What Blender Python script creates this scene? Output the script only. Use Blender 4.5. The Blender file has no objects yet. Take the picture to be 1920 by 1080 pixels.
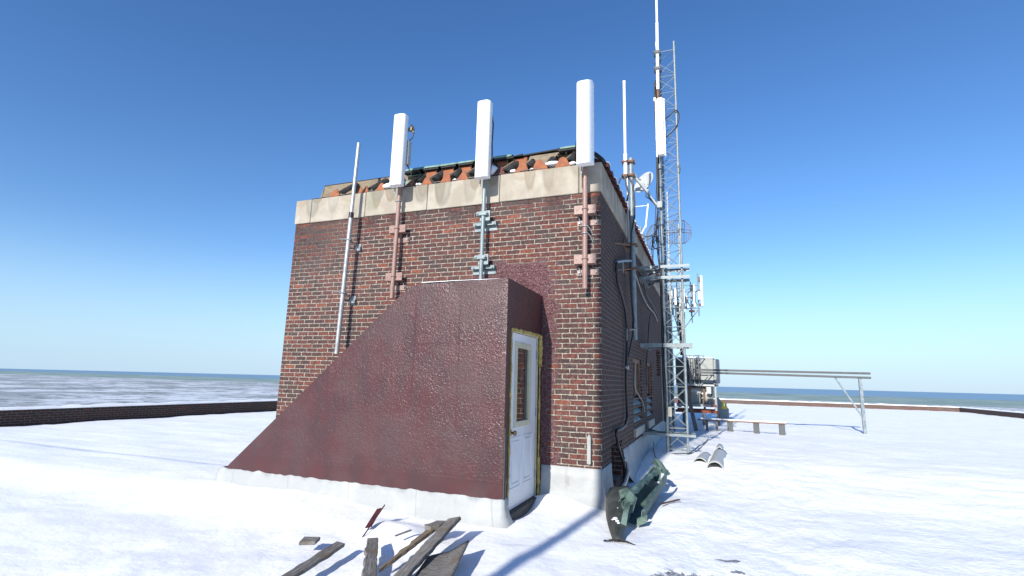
import bpy, bmesh, math, random
from mathutils import Vector, Matrix, noise
random.seed(7)
R = math.radians
sc = bpy.context.scene
COL = sc.collection

# ------------------------------------------------------------ camera
cd = bpy.data.cameras.new("camera"); cam = bpy.data.objects.new("camera", cd); COL.objects.link(cam)
sc.camera = cam
f_, yaw, pit, rol = .9549, -.3698, .1801, .0255
F = Vector((math.sin(yaw)*math.cos(pit), math.cos(yaw)*math.cos(pit), math.sin(pit)))
Rt = F.cross(Vector((0, 0, 1))).normalized(); Up = Rt.cross(F)
R2 = Rt*math.cos(rol)+Up*math.sin(rol); U2 = -Rt*math.sin(rol)+Up*math.cos(rol)
M = Matrix((R2, U2, -F)).transposed().to_4x4(); M.translation = Vector((1.3141, -6.6905, 1.5155))
cam.matrix_world = M
cd.sensor_width = 36; cd.lens = f_*1000/1920*36; cd.clip_start = .05; cd.clip_end = 60000

# ------------------------------------------------------------ light
SUN = Vector((-.147, -1.308, .66)).normalized()          # towards the sun
elev = math.asin(SUN.z)
w = bpy.data.worlds.new("World"); sc.world = w; w.use_nodes = True
nt = w.node_tree; bg = nt.nodes['Background']
sky = nt.nodes.new('ShaderNodeTexSky'); sky.sky_type = 'NISHITA'; sky.sun_disc = False
sky.sun_elevation = elev; sky.sun_rotation = math.atan2(SUN.x, SUN.y)
sky.altitude = 100; sky.air_density = 1.0; sky.dust_density = .1; sky.ozone_density = 3.2
hs = nt.nodes.new('ShaderNodeHueSaturation'); hs.inputs['Saturation'].default_value = 1.2; hs.inputs['Hue'].default_value = .507
nt.links.new(sky.outputs[0], hs.inputs['Color']); 
tc = nt.nodes.new('ShaderNodeTexCoord'); sp = nt.nodes.new('ShaderNodeSeparateXYZ'); nt.links.new(tc.outputs['Generated'], sp.inputs[0])
mrg = nt.nodes.new('ShaderNodeMapRange'); mrg.interpolation_type = 'SMOOTHSTEP'; nt.links.new(sp.outputs[2], mrg.inputs[0])
for i_, v_ in enumerate((-.02, .24, .88, 0)): mrg.inputs[i_+1].default_value = v_
mxs = nt.nodes.new('ShaderNodeMix'); mxs.data_type = 'RGBA'; nt.links.new(mrg.outputs[0], mxs.inputs[0])
nt.links.new(hs.outputs[0], mxs.inputs[6]); mxs.inputs[7].default_value = (2.5, 3.75, 5.2, 1)
nt.links.new(mxs.outputs[2], bg.inputs[0]); bg.inputs[1].default_value = .132
sl = bpy.data.lights.new("sun", 'SUN'); so = bpy.data.objects.new("sun", sl); COL.objects.link(so)
sl.energy = 4.8; sl.angle = R(.53); sl.color = (1, .955, .88)
so.rotation_euler = (-SUN).to_track_quat('-Z', 'Y').to_euler(); so.location = (-3, -30, 20)
sc.view_settings.view_transform = 'Standard'; sc.view_settings.look = 'None'
sc.view_settings.gamma = 1; sc.view_settings.use_curve_mapping = False
sc.view_settings.exposure = .46

# ------------------------------------------------------------ node helpers
class N:
    def __init__(s, name):
        s.m = bpy.data.materials.new(name); s.m.use_nodes = True; s.t = s.m.node_tree
        s.b = s.t.nodes['Principled BSDF']
    def new(s, k, **kw):
        n = s.t.nodes.new(k)
        for a, v in kw.items(): setattr(n, a, v)
        return n
    def put(s, inp, v):
        if isinstance(v, bpy.types.NodeSocket): s.t.links.new(v, inp)
        else:
            if inp.type == 'RGBA':
                if isinstance(v, (int, float)): v = (v, v, v, 1)
                elif len(v) == 3: v = (*v, 1)
            inp.default_value = v
    def math(s, op, a, b=0, c=None, clamp=False):
        n = s.new('ShaderNodeMath', operation=op); n.use_clamp = clamp
        s.put(n.inputs[0], a); s.put(n.inputs[1], b)
        if c is not None: s.put(n.inputs[2], c)
        return n.outputs[0]
    def pos(s):
        return s.new('ShaderNodeTexCoord').outputs['Object']
    def wpos(s):
        return s.new('ShaderNodeNewGeometry').outputs['Position']
    def scale(s, v, sc3, loc=(0, 0, 0), rot=(0, 0, 0)):
        n = s.new('ShaderNodeMapping'); s.put(n.inputs[0], v); n.inputs['Scale'].default_value = sc3
        n.inputs['Location'].default_value = loc; n.inputs['Rotation'].default_value = rot
        return n.outputs[0]
    def noise(s, v, sc_, det=4, rough=.55, dist=0, out=0):
        n = s.new('ShaderNodeTexNoise'); s.put(n.inputs['Vector'], v); n.inputs['Scale'].default_value = sc_
        n.inputs['Detail'].default_value = det; n.inputs['Roughness'].default_value = rough
        n.inputs['Distortion'].default_value = dist
        return n.outputs[out]
    def voro(s, v, sc_, feat='F1', out='Distance'):
        n = s.new('ShaderNodeTexVoronoi', feature=feat); s.put(n.inputs['Vector'], v); n.inputs['Scale'].default_value = sc_
        return n.outputs[out]
    def ramp(s, fac, stops, interp='LINEAR'):
        n = s.new('ShaderNodeValToRGB'); s.put(n.inputs[0], fac); r = n.color_ramp; r.interpolation = interp
        while len(r.elements) < len(stops): r.elements.new(.5)
        for e, (p, c) in zip(r.elements, stops):
            e.position = p; e.color = (c, c, c, 1) if isinstance(c, (int, float)) else (*c, 1)
        return n.outputs[0]
    def mix(s, fac, a, b, mode='MIX'):
        n = s.new('ShaderNodeMix', data_type='RGBA', blend_type=mode)
        s.put(n.inputs[0], fac); s.put(n.inputs[6], a); s.put(n.inputs[7], b)
        return n.outputs[2]
    def mr(s, v, a, b, c=0, d=1, smooth=True):
        n = s.new('ShaderNodeMapRange'); n.interpolation_type = 'SMOOTHSTEP' if smooth else 'LINEAR'
        s.put(n.inputs[0], v)
        for i, q in enumerate((a, b, c, d)): s.put(n.inputs[i+1], q)
        return n.outputs[0]
    def sep(s, v):
        n = s.new('ShaderNodeSeparateXYZ'); s.put(n.inputs[0], v); return n.outputs
    def comb(s, x, y, z=0):
        n = s.new('ShaderNodeCombineXYZ')
        s.put(n.inputs[0], x); s.put(n.inputs[1], y); s.put(n.inputs[2], z); return n.outputs[0]
    def bump(s, h, strength=.5, dist=.01, base=None):
        n = s.new('ShaderNodeBump'); s.put(n.inputs['Strength'], strength); n.inputs['Distance'].default_value = dist
        s.put(n.inputs['Height'], h)
        if base is not None: s.put(n.inputs['Normal'], base)
        return n.outputs[0]
    def out(s, col=None, rough=None, nor=None, metal=None, spec=None, coat=None):
        b = s.b.inputs
        if isinstance(col, (tuple, list)): col = (*col, 1)
        if col is not None: s.put(b['Base Color'], col)
        if rough is not None: s.put(b['Roughness'], rough)
        if nor is not None: s.put(b['Normal'], nor)
        if metal is not None: s.put(b['Metallic'], metal)
        if spec is not None: s.put(b['Specular IOR Level'], spec)
        if coat is not None: s.put(b['Coat Weight'], coat)
        return s.m

MAT = {}
def simple(name, c1, c2, rough=.6, metal=0, nscale=8, bump=.15, bd=.004, stretch=(1, 1, 1), spec=.5):
    n = N(name); p = n.scale(n.pos(), stretch)
    a = n.noise(p, nscale, 6, .6); b = n.noise(p, nscale*7, 3, .6)
    k = n.mr(n.math('ADD', n.math('MULTIPLY', a, .7), n.math('MULTIPLY', b, .3)), .38, .62)
    MAT[name] = n.out(n.mix(k, c1, c2), n.mr(a, .3, .7, max(rough-.12, .05), min(rough+.12, 1)), n.bump(b, bump, bd), metal, spec)
    return MAT[name]

def brick_core(n):
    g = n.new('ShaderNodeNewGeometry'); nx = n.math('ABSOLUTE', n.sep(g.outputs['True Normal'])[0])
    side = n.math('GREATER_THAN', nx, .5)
    P = n.wpos(); X, Y, Z = n.sep(P)
    u = n.math('ADD', n.math('MULTIPLY', X, n.math('SUBTRACT', 1, side)), n.math('MULTIPLY', n.math('ADD', Y, .053), side))
    d1 = n.sep(n.noise(n.scale(P, (1, 1, 1)), 9, 3, .6, out=1)); d2 = n.sep(n.noise(P, 55, 2, .5, out=1))
    u = n.math('ADD', u, n.math('ADD', n.math('MULTIPLY_ADD', d1[0], .024, -.012), n.math('MULTIPLY_ADD', d2[0], .010, -.005)))
    v = n.math('ADD', Z, n.math('ADD', n.math('MULTIPLY_ADD', d1[1], .015, -.0075), n.math('MULTIPLY_ADD', d2[1], .009, -.0045)))
    V = n.math('DIVIDE', v, .0677); row = n.math('FLOOR', V); fv = n.math('SUBTRACT', V, row)
    odd = n.math('MODULO', n.math('ADD', row, 1000), 2)
    wn = n.new('ShaderNodeTexWhiteNoise', noise_dimensions='1D'); n.put(wn.inputs['W'], row)
    U = n.math('ADD', n.math('DIVIDE', u, .2127), n.math('ADD', n.math('MULTIPLY', odd, .5), n.math('MULTIPLY_ADD', wn.outputs[0], .10, -.05)))
    colm = n.math('FLOOR', U); fu = n.math('SUBTRACT', U, colm)
    idn = n.new('ShaderNodeTexWhiteNoise', noise_dimensions='3D')
    n.put(idn.inputs['Vector'], n.comb(colm, row, side))
    # distance to the nearest joint, in metres
    du = n.math('MULTIPLY', n.math('MINIMUM', fu, n.math('SUBTRACT', 1, fu)), .2127)
    dv = n.math('MULTIPLY', n.math('MINIMUM', fv, n.math('SUBTRACT', 1, fv)), .0677)
    d = n.math('MINIMUM', du, dv)
    wid = n.math('MULTIPLY_ADD', n.noise(P, 5, 2), .003, .0028)
    face = n.mr(n.math('SUBTRACT', d, wid), 0, .0035)        # 1 on the brick, 0 in the joint
    return P, X, Y, Z, side, idn.outputs['Value'], idn.outputs['Color'], face, d, row, colm

def make_brick():
    n = N('brick'); P, X, Y, Z, side, idv, idc, face, d, row, colm = brick_core(n)
    base = n.ramp(idv, [(0, (.064, .040, .038)), (.12, (.076, .040, .037)), (.28, (.105, .042, .037)), (.42, (.074, .048, .045)),
                        (.54, (.118, .045, .038)), (.68, (.092, .042, .039)), (.80, (.126, .046, .037)), (.92, (.142, .052, .038)), (.972, (.19, .064, .040))], 'CONSTANT')
    mott = n.noise(P, 22, 5, .65); fine = n.noise(P, 160, 3, .6)
    c = n.mix(n.mr(mott, .35, .7), n.mix(1, base, (.50, .62, .68), 'MULTIPLY'), n.mix(1, base, (1.5, 1.3, 1.2), 'MULTIPLY'))
    c = n.mix(n.math('MULTIPLY', n.mr(fine, .56, .74), .3), c, (.17, .11, .10))
    ash = n.math('MULTIPLY', n.mr(n.noise(P, 34, 4, .7), .60, .70), n.math('GREATER_THAN', n.sep(idc)[1], .55))
    c = n.mix(n.math('MULTIPLY', ash, .55), c, (.055, .055, .055))
    big = n.noise(P, .8, 3, .5)
    mort = n.mix(n.mr(n.noise(P, 30, 3, .6), .35, .68), (.17, .15, .12), (.44, .40, .325))
    # soot and damp on the top courses
    soot = n.math('MULTIPLY', n.mr(Z, 3.72, 4.1), n.mr(n.noise(n.scale(P, (1, 1, .4)), 2.3, 4, .6), .42, .62))
    leftdark = n.math('MULTIPLY', n.mr(X, -3.6, -5.0), n.mr(Z, 2.8, 4.0))
    mort = n.mix(n.math('MAXIMUM', soot, n.math('MULTIPLY', leftdark, .8)), mort, (.035, .027, .025))
    mort = n.mix(n.math('MULTIPLY', side, .75), mort, (.085, .078, .068))  # mortar darkened on side faces: their shade put into the colour
    c = n.mix(n.math('MULTIPLY', n.mr(big, .45, .65), .22), c, (.12, .085, .078))
    c = n.mix(n.math('MULTIPLY', side, .55), c, (.034, .022, .019))  # brick colour of the side faces darkened for shade as well
    col = n.mix(face, mort, c)
    # splashes of lime
    sp = n.mr(n.voro(P, 4.2), .035, .02); sp = n.math('MULTIPLY', sp, n.mr(n.noise(P, 1.7, 2), .54, .6))
    col = n.mix(sp, col, (.62, .58, .5))
    # maroon coating brushed over the wall beside and above the stair enclosure, edge breaking along the bricks
    jit = n.math('MULTIPLY_ADD', n.noise(P, 13, 3, .6), .16, -.08)
    bj = n.math('MULTIPLY_ADD', idv, .20, -.10)
    Xj = n.math('ADD', X, n.math('ADD', jit, bj)); Zj = n.math('ADD', Z, n.math('MULTIPLY', n.math('ADD', jit, bj), .6))
    a = n.math('MULTIPLY', n.math('MULTIPLY', n.mr(Xj, -.62, -.70), n.mr(Xj, -1.2, -1.0)), n.mr(Zj, 2.75, 2.60))
    b = n.math('MULTIPLY', n.math('MULTIPLY', n.mr(Xj, -.66, -.76), n.mr(Xj, -2.35, -2.05)),
               n.mr(n.math('SUBTRACT', Zj, n.math('MULTIPLY', n.math('ADD', Xj, 2.2), .16)), 3.02, 2.93))
    b2 = n.math('MULTIPLY', n.math('MULTIPLY', n.mr(Xj, -.70, -.80), n.mr(Xj, -1.9, -1.5)), n.mr(Zj, 3.22, 3.12))
    sl_ = n.math('SUBTRACT', Zj, n.math('MULTIPLY_ADD', Xj, .87, 4.54))
    cc = n.math('MULTIPLY', n.mr(sl_, .09, .02), n.math('MULTIPLY', n.mr(Xj, -1.0, -1.1), n.mr(Zj, 2.78, 2.70)))
    paint = n.math('MULTIPLY', n.math('MAXIMUM', n.math('MAXIMUM', a, b), n.math('MAXIMUM', b2, cc)), n.math('SUBTRACT', 1, side))
    pw = n.noise(P, 34, 3, .6, 1.4)
    pc = n.mix(n.mr(pw, .4, .62), (.105, .040, .042), (.20, .115, .12))
    col = n.mix(paint, col, pc)
    rough = n.mix(paint, .88, .22)
    hb = n.math('ADD', n.math('MULTIPLY', face, n.math('MULTIPLY_ADD', n.sep(idc)[0], .35, .75)), n.math('ADD', n.math('MULTIPLY', mott, .35), n.math('MULTIPLY', fine, .18)))
    hp = n.math('ADD', n.math('MULTIPLY', face, .8), n.math('MULTIPLY', pw, 4.5))
    h = n.math('ADD', n.math('MULTIPLY', hb, n.math('SUBTRACT', 1, paint)), n.math('MULTIPLY', hp, paint))
    MAT['brick'] = n.out(col, rough, n.bump(h, .9, .009), spec=.3)
make_brick()

def make_limestone():
    n = N('limestone'); P = n.wpos(); X, Y, Z = n.sep(P)
    S = n.math('ADD', X, Y)
    a = n.noise(P, 3, 5, .6); fi = n.noise(P, 90, 3, .6)
    c = n.mix(n.mr(a, .35, .68), (.31, .27, .215), (.40, .36, .295))
    # rounded tongues of dirt hanging from the coping, each with a darker rim
    hang = n.math('SUBTRACT', 4.58, Z)
    wob = n.math('MULTIPLY_ADD', n.noise(P, 10, 4), .5, -.25)
    for cell, off, strength, ca in ((.30, 0, 1.15, (.225, .175, .12)), (.43, 17.3, .9, (.20, .185, .15)), (.52, 5.1, .6, (.27, .21, .135))):
        q = n.math('DIVIDE', n.math('ADD', S, off), cell); i = n.math('FLOOR', q); fr_ = n.math('SUBTRACT', q, i)
        wn = n.new('ShaderNodeTexWhiteNoise', noise_dimensions='1D'); n.put(wn.inputs['W'], n.math('ADD', i, off)); rc = n.sep(wn.outputs['Color'])
        dx = n.math('DIVIDE', n.math('SUBTRACT', fr_, n.math('MULTIPLY_ADD', rc[0], .16, .42)), n.math('MULTIPLY_ADD', rc[1], .16, .20))
        dz = n.math('DIVIDE', hang, n.math('MULTIPLY_ADD', rc[2], .40, .06))
        e = n.math('ADD', n.math('ADD', n.math('MULTIPLY', dx, dx), n.math('MULTIPLY', dz, dz)), wob)
        inside = n.mr(e, 1.25, .65); rim = n.math('MULTIPLY', inside, n.mr(e, .3, .9))
        k = n.math('MULTIPLY', n.math('ADD', n.math('MULTIPLY', inside, .55), n.math('MULTIPLY', rim, .35)), n.math('MULTIPLY', n.mr(rc[1], .25, .8), strength))
        c = n.mix(k, c, ca)
    gx = n.math('MULTIPLY', n.mr(n.math('ABSOLUTE', n.math('ADD', X, 3.80)), .16, .04), n.mr(Z, 4.16, 4.32))
    c = n.mix(n.math('MULTIPLY', gx, .45), c, (.19, .205, .14))
    c = n.mix(n.math('MULTIPLY', n.mr(fi, .5, .75), .25), c, (.22, .19, .15))
    MAT['limestone'] = n.out(c, .85, n.bump(n.math('ADD', fi, n.noise(n.scale(P, (3, 3, 22)), 5, 2)), .25, .004), spec=.25)
make_limestone()

def make_coating():
    n = N('coating'); P = n.wpos(); X, Y, Z = n.sep(P)
    w1 = n.noise(P, 30, 2, .5, 1.3); w2 = n.noise(P, 62, 2, .6, .8); big = n.noise(P, 2.1, 4, .6); mid = n.noise(n.scale(P, (1, 1, .45)), 4.5, 4, .6)
    c = n.mix(n.mr(mid, .36, .66), (.072, .023, .024), (.054, .025, .026))
    c = n.mix(n.math('MULTIPLY', n.mr(big, .42, .62), .5), c, (.064, .032, .032))
    flat = n.mr(Z, .40, .47)
    h = n.math('ADD', n.math('MULTIPLY', w1, 1.0), n.math('MULTIPLY', w2, .62))
    h = n.math('MULTIPLY', h, n.math('MULTIPLY_ADD', flat, .86, .14))
    ro = n.mr(big, .38, .66, .30, .46)
    low = n.bump(n.noise(P, 3.2, 4, .6), .5, .04)
    MAT['coating'] = n.out(c, ro, n.bump(h, .35, .02), spec=.40)
make_coating()

def make_membrane():
    n = N('membrane'); P = n.wpos(); X, Y, Z = n.sep(P)
    a = n.noise(P, 2.6, 5, .6); f = n.noise(P, 30, 4, .65)
    c = n.mix(n.mr(a, .4, .66), (.315, .325, .32), (.375, .385, .38))
    c = n.mix(n.math('MULTIPLY', n.mr(f, .55, .70), .30), c, (.31, .30, .29))
    seam = n.math('PINGPONG', n.math('ADD', n.math('ADD', X, n.math('MULTIPLY', Y, .73)), n.math('MULTIPLY', n.noise(P, 3), .05)), .47)
    sm = n.mr(seam, .008, .003)
    c = n.mix(n.math('MULTIPLY', sm, .45), c, (.24, .24, .235))
    dirt = n.mr(n.noise(n.scale(P, (1, 1, .35)), 6, 5, .7), .60, .72)
    c = n.mix(n.math('MULTIPLY', dirt, .6), c, (.22, .21, .19))
    spk = n.math('MULTIPLY', n.mr(n.voro(P, 7), .045, .03), n.mr(n.noise(P, 2.1, 1), .5, .55))
    c = n.mix(spk, c, (.09, .08, .08))
    MAT['membrane'] = n.out(c, .55, n.bump(n.math('ADD', n.noise(P, 7, 4, .6), n.math('MULTIPLY', sm, .3)), .5, .02), spec=.35)
make_membrane()

def make_snow():
    n = N('snow'); P = n.wpos(); X, Y, Z = n.sep(P)
    a = n.noise(P, 1.6, 4, .5); g = n.noise(P, 14, 5, .6); fi = n.noise(P, 120, 3, .7)
    c = n.mix(n.mr(a, .35, .65), (.84, .85, .86), (.89, .895, .90))
    # bare patches of roof felt where the snow has blown off, lower right
    def ell(cx, cy, rx, ry):
        dx = n.math('DIVIDE', n.math('SUBTRACT', X, cx), rx); dy = n.math('DIVIDE', n.math('SUBTRACT', Y, cy), ry)
        return n.math('SQRT', n.math('ADD', n.math('MULTIPLY', dx, dx), n.math('MULTIPLY', dy, dy)))
    jag = n.math('MULTIPLY_ADD', n.noise(P, 9, 6, .7), 2.2, -1.1)
    e = n.mr(n.math('ADD', ell(1.18, -2.18, .34, .26), jag), 1.05, .9)
    e2 = n.mr(n.math('ADD', ell(1.42, -1.45, .16, .08), jag), .62, .5)
    e3 = n.mr(n.math('ADD', ell(1.45, -1.75, .12, .05), jag), .6, .5)
    ex = n.math('MAXIMUM', e, n.math('MAXIMUM', e2, e3))
    felt = n.mix(n.mr(n.noise(P, 40, 4, .7), .4, .6), (.10, .105, .12), (.33, .34, .38))
    c = n.mix(ex, c, felt)
    h = n.math('ADD', n.math('ADD', n.math('MULTIPLY', g, .7), n.math('MULTIPLY', fi, .10)), n.math('MULTIPLY', n.noise(n.scale(P, (1, .35, 1), rot=(0, 0, .5)), 3.5, 4, .6), 1.5))
    h = n.math('SUBTRACT', h, n.math('MULTIPLY', ex, .8))
    n.b.inputs['Subsurface Weight'].default_value = 0
    MAT['snow'] = n.out(c, .6, n.bump(h, n.mr(X, .1, 1.0, .30, .6), .035), spec=.3)
make_snow()

def make_wood(name, c1, c2, c3):
    n = N(name); P = n.pos()
    g = n.noise(n.scale(P, (2.2, 26, 26)), 3.2, 6, .65, 1.1); k = n.noise(P, 5, 3); cr = n.noise(n.scale(P, (1.1, 60, 60)), 2.2, 3, .6)
    c = n.mix(n.mr(g, .32, .68), c1, c2); c = n.mix(n.mr(k, .5, .72), c, c3)
    c = n.mix(n.mr(cr, .62, .72), c, (.02, .018, .016))
    MAT[name] = n.out(c, .85, n.bump(n.math('ADD', g, n.math('MULTIPLY', n.mr(cr, .6, .72), -1.2)), .7, .006), spec=.25)
make_wood('grey_wood', (.10, .092, .085), (.25, .235, .215), (.15, .12, .088))
make_wood('brown_wood', (.12, .085, .055), (.26, .20, .135), (.15, .11, .075))
make_wood('board_wood', (.17, .13, .085), (.30, .24, .165), (.21, .19, .155))

simple('white_plastic', (.82, .82, .81), (.86, .86, .85), .35, 0, 3, .02)
simple('galvanised', (.19, .215, .225), (.30, .33, .34), .45, .3, 14, .1)
simple('bright_steel', (.36, .37, .37), (.44, .45, .45), .38, .4, 10, .06)
simple('tower_steel', (.15, .185, .20), (.25, .29, .305), .5, .2, 12, .15)
simple('rusty_steel', (.13, .055, .03), (.24, .15, .10), .8, .2, 20, .3)
simple('rust_red', (.13, .035, .02), (.20, .06, .035), .8, .1, 20, .3)
simple('pink_paint', (.235, .145, .118), (.30, .185, .155), .5, 0, 9, .15)
simple('grey_pipe', (.175, .22, .225), (.24, .285, .29), .45, .15, 9, .08)
simple('terracotta', (.20, .058, .028), (.31, .11, .045), .8, 0, 12, .3)
simple('terracotta_dark', (.07, .026, .022), (.13, .042, .032), .85, 0, 12, .3)
simple('near_black', (.010, .010, .010), (.028, .026, .025), .8, 0, 12, .3)
simple('verdigris', (.15, .27, .21), (.25, .37, .30), .65, .1, 9, .25)
simple('green_sheet', (.040, .075, .066), (.12, .18, .152), .6, .15, 7, .3)
simple('dark_sheet', (.030, .036, .032), (.065, .070, .062), .5, .1, 5, .3)
simple('slate', (.075, .08, .08), (.15, .15, .145), .8, 0, 9, .4, .01)
simple('black_rubber', (.010, .010, .012), (.022, .022, .025), .45, 0, 12, .05)
simple('door_paint', (.70, .71, .73), (.75, .76, .78), .42, 0, 4, .03)
simple('cream_trim', (.52, .50, .34), (.60, .57, .42), .5, 0, 8, .05)
simple('foam', (.32, .22, .045), (.55, .42, .14), .85, 0, 22, .8, .01)
simple('brass', (.16, .10, .045), (.27, .18, .09), .3, .8, 12, .05)
simple('jamb_wood', (.035, .035, .034), (.075, .072, .068), .8, 0, 12, .3)
simple('unit_grey', (.27, .285, .265), (.34, .35, .33), .6, .1, 3, .05)
simple('unit_dark', (.06, .065, .068), (.10, .105, .11), .6, .1, 5, .1)
simple('block_stone', (.30, .29, .25), (.40, .385, .34), .85, 0, 10, .3)
simple('teal_louver', (.055, .11, .13), (.09, .15, .17), .5, .2, 10, .1)
simple('pit_dark', (.012, .013, .014), (.02, .02, .02), .9, 0, 10, .1)
simple('dish_grey', (.36, .375, .37), (.43, .445, .44), .5, 0, 8, .05)
simple('red_strip', (.045, .012, .012), (.075, .022, .02), .4, .1, 9, .1)
def make_land():
    n = N('land_snow'); P = n.wpos()
    a = n.noise(P, .006, 6, .65); v = n.voro(P, .012); tr = n.noise(P, .03, 4, .7)
    c = n.mix(n.mr(a, .45, .56), (.60, .63, .66), (.30, .33, .34))
    c = n.mix(n.math('MULTIPLY', n.mr(tr, .52, .6), .8), c, (.09, .11, .10))
    c = n.mix(n.mr(v, .10, .05), c, (.34, .30, .28))
    MAT['land_snow'] = n.out(c, .85)
make_land()
simple('shore', (.16, .24, .22), (.30, .38, .34), .8, 0, .004, .0)
simple('sea_water', (.16, .27, .36), (.19, .31, .41), .5, 0, .002, .0)
simple('wire_steel', (.13, .14, .16), (.2, .21, .23), .5, .4, 12, .05)
simple('yellow_paint', (.55, .42, .03), (.65, .50, .05), .5, 0, 12, .05)
def make_glass():
    n = N('door_glass'); n.out((.012, .014, .016), .03, spec=1.0); n.b.inputs['IOR'].default_value = 1.62
    P = n.pos(); n.put(n.b.inputs['Normal'], n.bump(n.noise(P, 2.5, 1), .04, .01)); MAT['door_glass'] = n.m
make_glass()

# ------------------------------------------------------------ mesh helpers
class MB:
    def __init__(s): s.v = []; s.f = []; s.sm = []; s.g = []
    def add(s, vs, fs, smooth=False):
        k = len(s.v); s.v += [tuple(v) for v in vs]; s.f += [tuple(i+k for i in f) for f in fs]; s.sm += [smooth]*len(fs)
        s.g.append((k, len(s.v), len(s.f)-len(fs), len(s.f)))
        return s
    def box(s, x0, x1, y0, y1, z0, z1, M=None):
        vs = [Vector((x, y, z)) for z in (z0, z1) for y in (y0, y1) for x in (x0, x1)]
        if M: vs = [M@v for v in vs]
        return s.add(vs, [(0, 2, 3, 1), (4, 5, 7, 6), (0, 1, 5, 4), (2, 6, 7, 3), (0, 4, 6, 2), (1, 3, 7, 5)])
    def bar(s, a, b, w, h, up=(0, 0, 1)):
        a = Vector(a); b = Vector(b); d = (b-a).normalized(); up = Vector(up)
        if abs(d.dot(up)) > .95: up = Vector((1, 0, 0)) if abs(d.x) < .9 else Vector((0, 1, 0))
        x = d.cross(up).normalized(); z = x.cross(d)
        vs = [p+x*i*w/2+z*j*h/2 for p in (a, b) for j in (-1, 1) for i in (-1, 1)]
        return s.add(vs, [(0, 1, 3, 2), (4, 6, 7, 5), (0, 4, 5, 1), (2, 3, 7, 6), (0, 2, 6, 4), (1, 5, 7, 3)])
    def tube(s, pts, r, seg=10, cap=True, closed=False):
        pts = [Vector(p) for p in pts]; n = len(pts); rs = r if isinstance(r, (list, tuple)) else [r]*n
        vs = []; ref = None
        for i, p in enumerate(pts):
            if closed: d = pts[(i+1) % n]-pts[i-1]
            else: d = pts[min(i+1, n-1)]-pts[max(i-1, 0)]
            d.normalize()
            if ref is None: ref = Vector((0, 0, 1)) if abs(d.z) < .9 else Vector((1, 0, 0))
            ref = (ref-d*ref.dot(d)).normalized(); y = d.cross(ref)
            vs += [p+(ref*math.cos(2*math.pi*k/seg)+y*math.sin(2*math.pi*k/seg))*rs[i] for k in range(seg)]
        fs = []
        for i in range(n if closed else n-1):
            j = (i+1) % n
            for k in range(seg): fs.append((i*seg+k, i*seg+(k+1) % seg, j*seg+(k+1) % seg, j*seg+k))
        s.add(vs, fs, True)
        if cap and not closed:
            s.add(vs[:seg], [tuple(range(seg))[::-1]]); s.add(vs[-seg:], [tuple(range(seg))])
        return s
    def cyl(s, a, b, r, seg=16): return s.tube([a, b], r, seg)
    def prism(s, poly, a, b):
        """poly: 3D points of one cap; extruded by vector b-a"""
        d = Vector(b)-Vector(a); p = [Vector(q) for q in poly]; n = len(p)
        vs = p+[q+d for q in p]
        return s.add(vs, [tuple(range(n))[::-1], tuple(range(n, 2*n))]+[(i, (i+1) % n, n+(i+1) % n, n+i) for i in range(n)])
    def grid(s, fn, nu, nv, smooth=True):
        vs = [fn(i/nu, j/nv) for j in range(nv+1) for i in range(nu+1)]
        fs = [(j*(nu+1)+i, j*(nu+1)+i+1, (j+1)*(nu+1)+i+1, (j+1)*(nu+1)+i) for j in range(nv) for i in range(nu)]
        return s.add(vs, fs, smooth)
    def pieces(s, tight=False):
        """separate the collected shapes into groups that touch or nearly touch"""
        box = []
        for a, b, c, d in s.g:
            vs = s.v[a:b]; lo = [min(v[i] for v in vs) for i in range(3)]; hi = [max(v[i] for v in vs) for i in range(3)]
            box.append((lo, hi, max(hi[i]-lo[i] for i in range(3))))
        n = len(box); root = list(range(n))
        def find(i):
            while root[i] != i: root[i] = root[root[i]]; i = root[i]
            return i
        for i in range(n):
            for j in range(i+1, n):
                gap = math.sqrt(sum(max(0, box[i][0][k]-box[j][1][k], box[j][0][k]-box[i][1][k])**2 for k in range(3)))
                if gap <= (.002 if tight else max(.02, .5*max(box[i][2], box[j][2]))): root[find(i)] = find(j)
        out = {}
        for i in range(n): out.setdefault(find(i), []).append(i)
        res = []
        for ids in out.values():
            m = MB()
            for i in ids:
                a, b, c, d = s.g[i]; m.v += s.v[a:b]; k = len(m.v)-(b-a)
                m.f += [tuple(q-a+k for q in f) for f in s.f[c:d]]; m.sm += s.sm[c:d]
            res.append(m)
        return res
    def build(s, name, mat, parent=None, origin=None, bevel=0, solid=0, seg=1, sub=0, tight=False, whole=False):
        if parent is not None and not whole and len(s.g) > 1:
            ps = s.pieces(tight)
            if len(ps) > 1:
                ps.sort(key=lambda m: -len(m.v))
                return [m.build(name, mat, parent, origin, bevel, solid, seg, sub, whole=True) for m in ps][0]
        me = bpy.data.meshes.new(name)
        o0 = Vector(origin) if origin is not None else Vector((0, 0, 0))
        pw = Vector(parent['_o']) if parent is not None and '_o' in parent else Vector((0, 0, 0))
        me.from_pydata([tuple(Vector(v)-o0-pw) for v in s.v], [], s.f)
        me.polygons.foreach_set('use_smooth', s.sm); me.update()
        bm = bmesh.new(); bm.from_mesh(me)
        bmesh.ops.recalc_face_normals(bm, faces=bm.faces) if not solid else None
        bm.to_mesh(me); bm.free()
        me.materials.append(MAT[mat])
        o = bpy.data.objects.new(name, me); COL.objects.link(o); o.location = o0; o['_o'] = tuple(pw+o0)
        if parent is not None: o.parent = parent
        if solid:
            m = o.modifiers.new('s', 'SOLIDIFY'); m.thickness = solid; m.offset = 0
        if sub:
            m = o.modifiers.new('u', 'SUBSURF'); m.levels = sub; m.render_levels = sub
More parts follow.
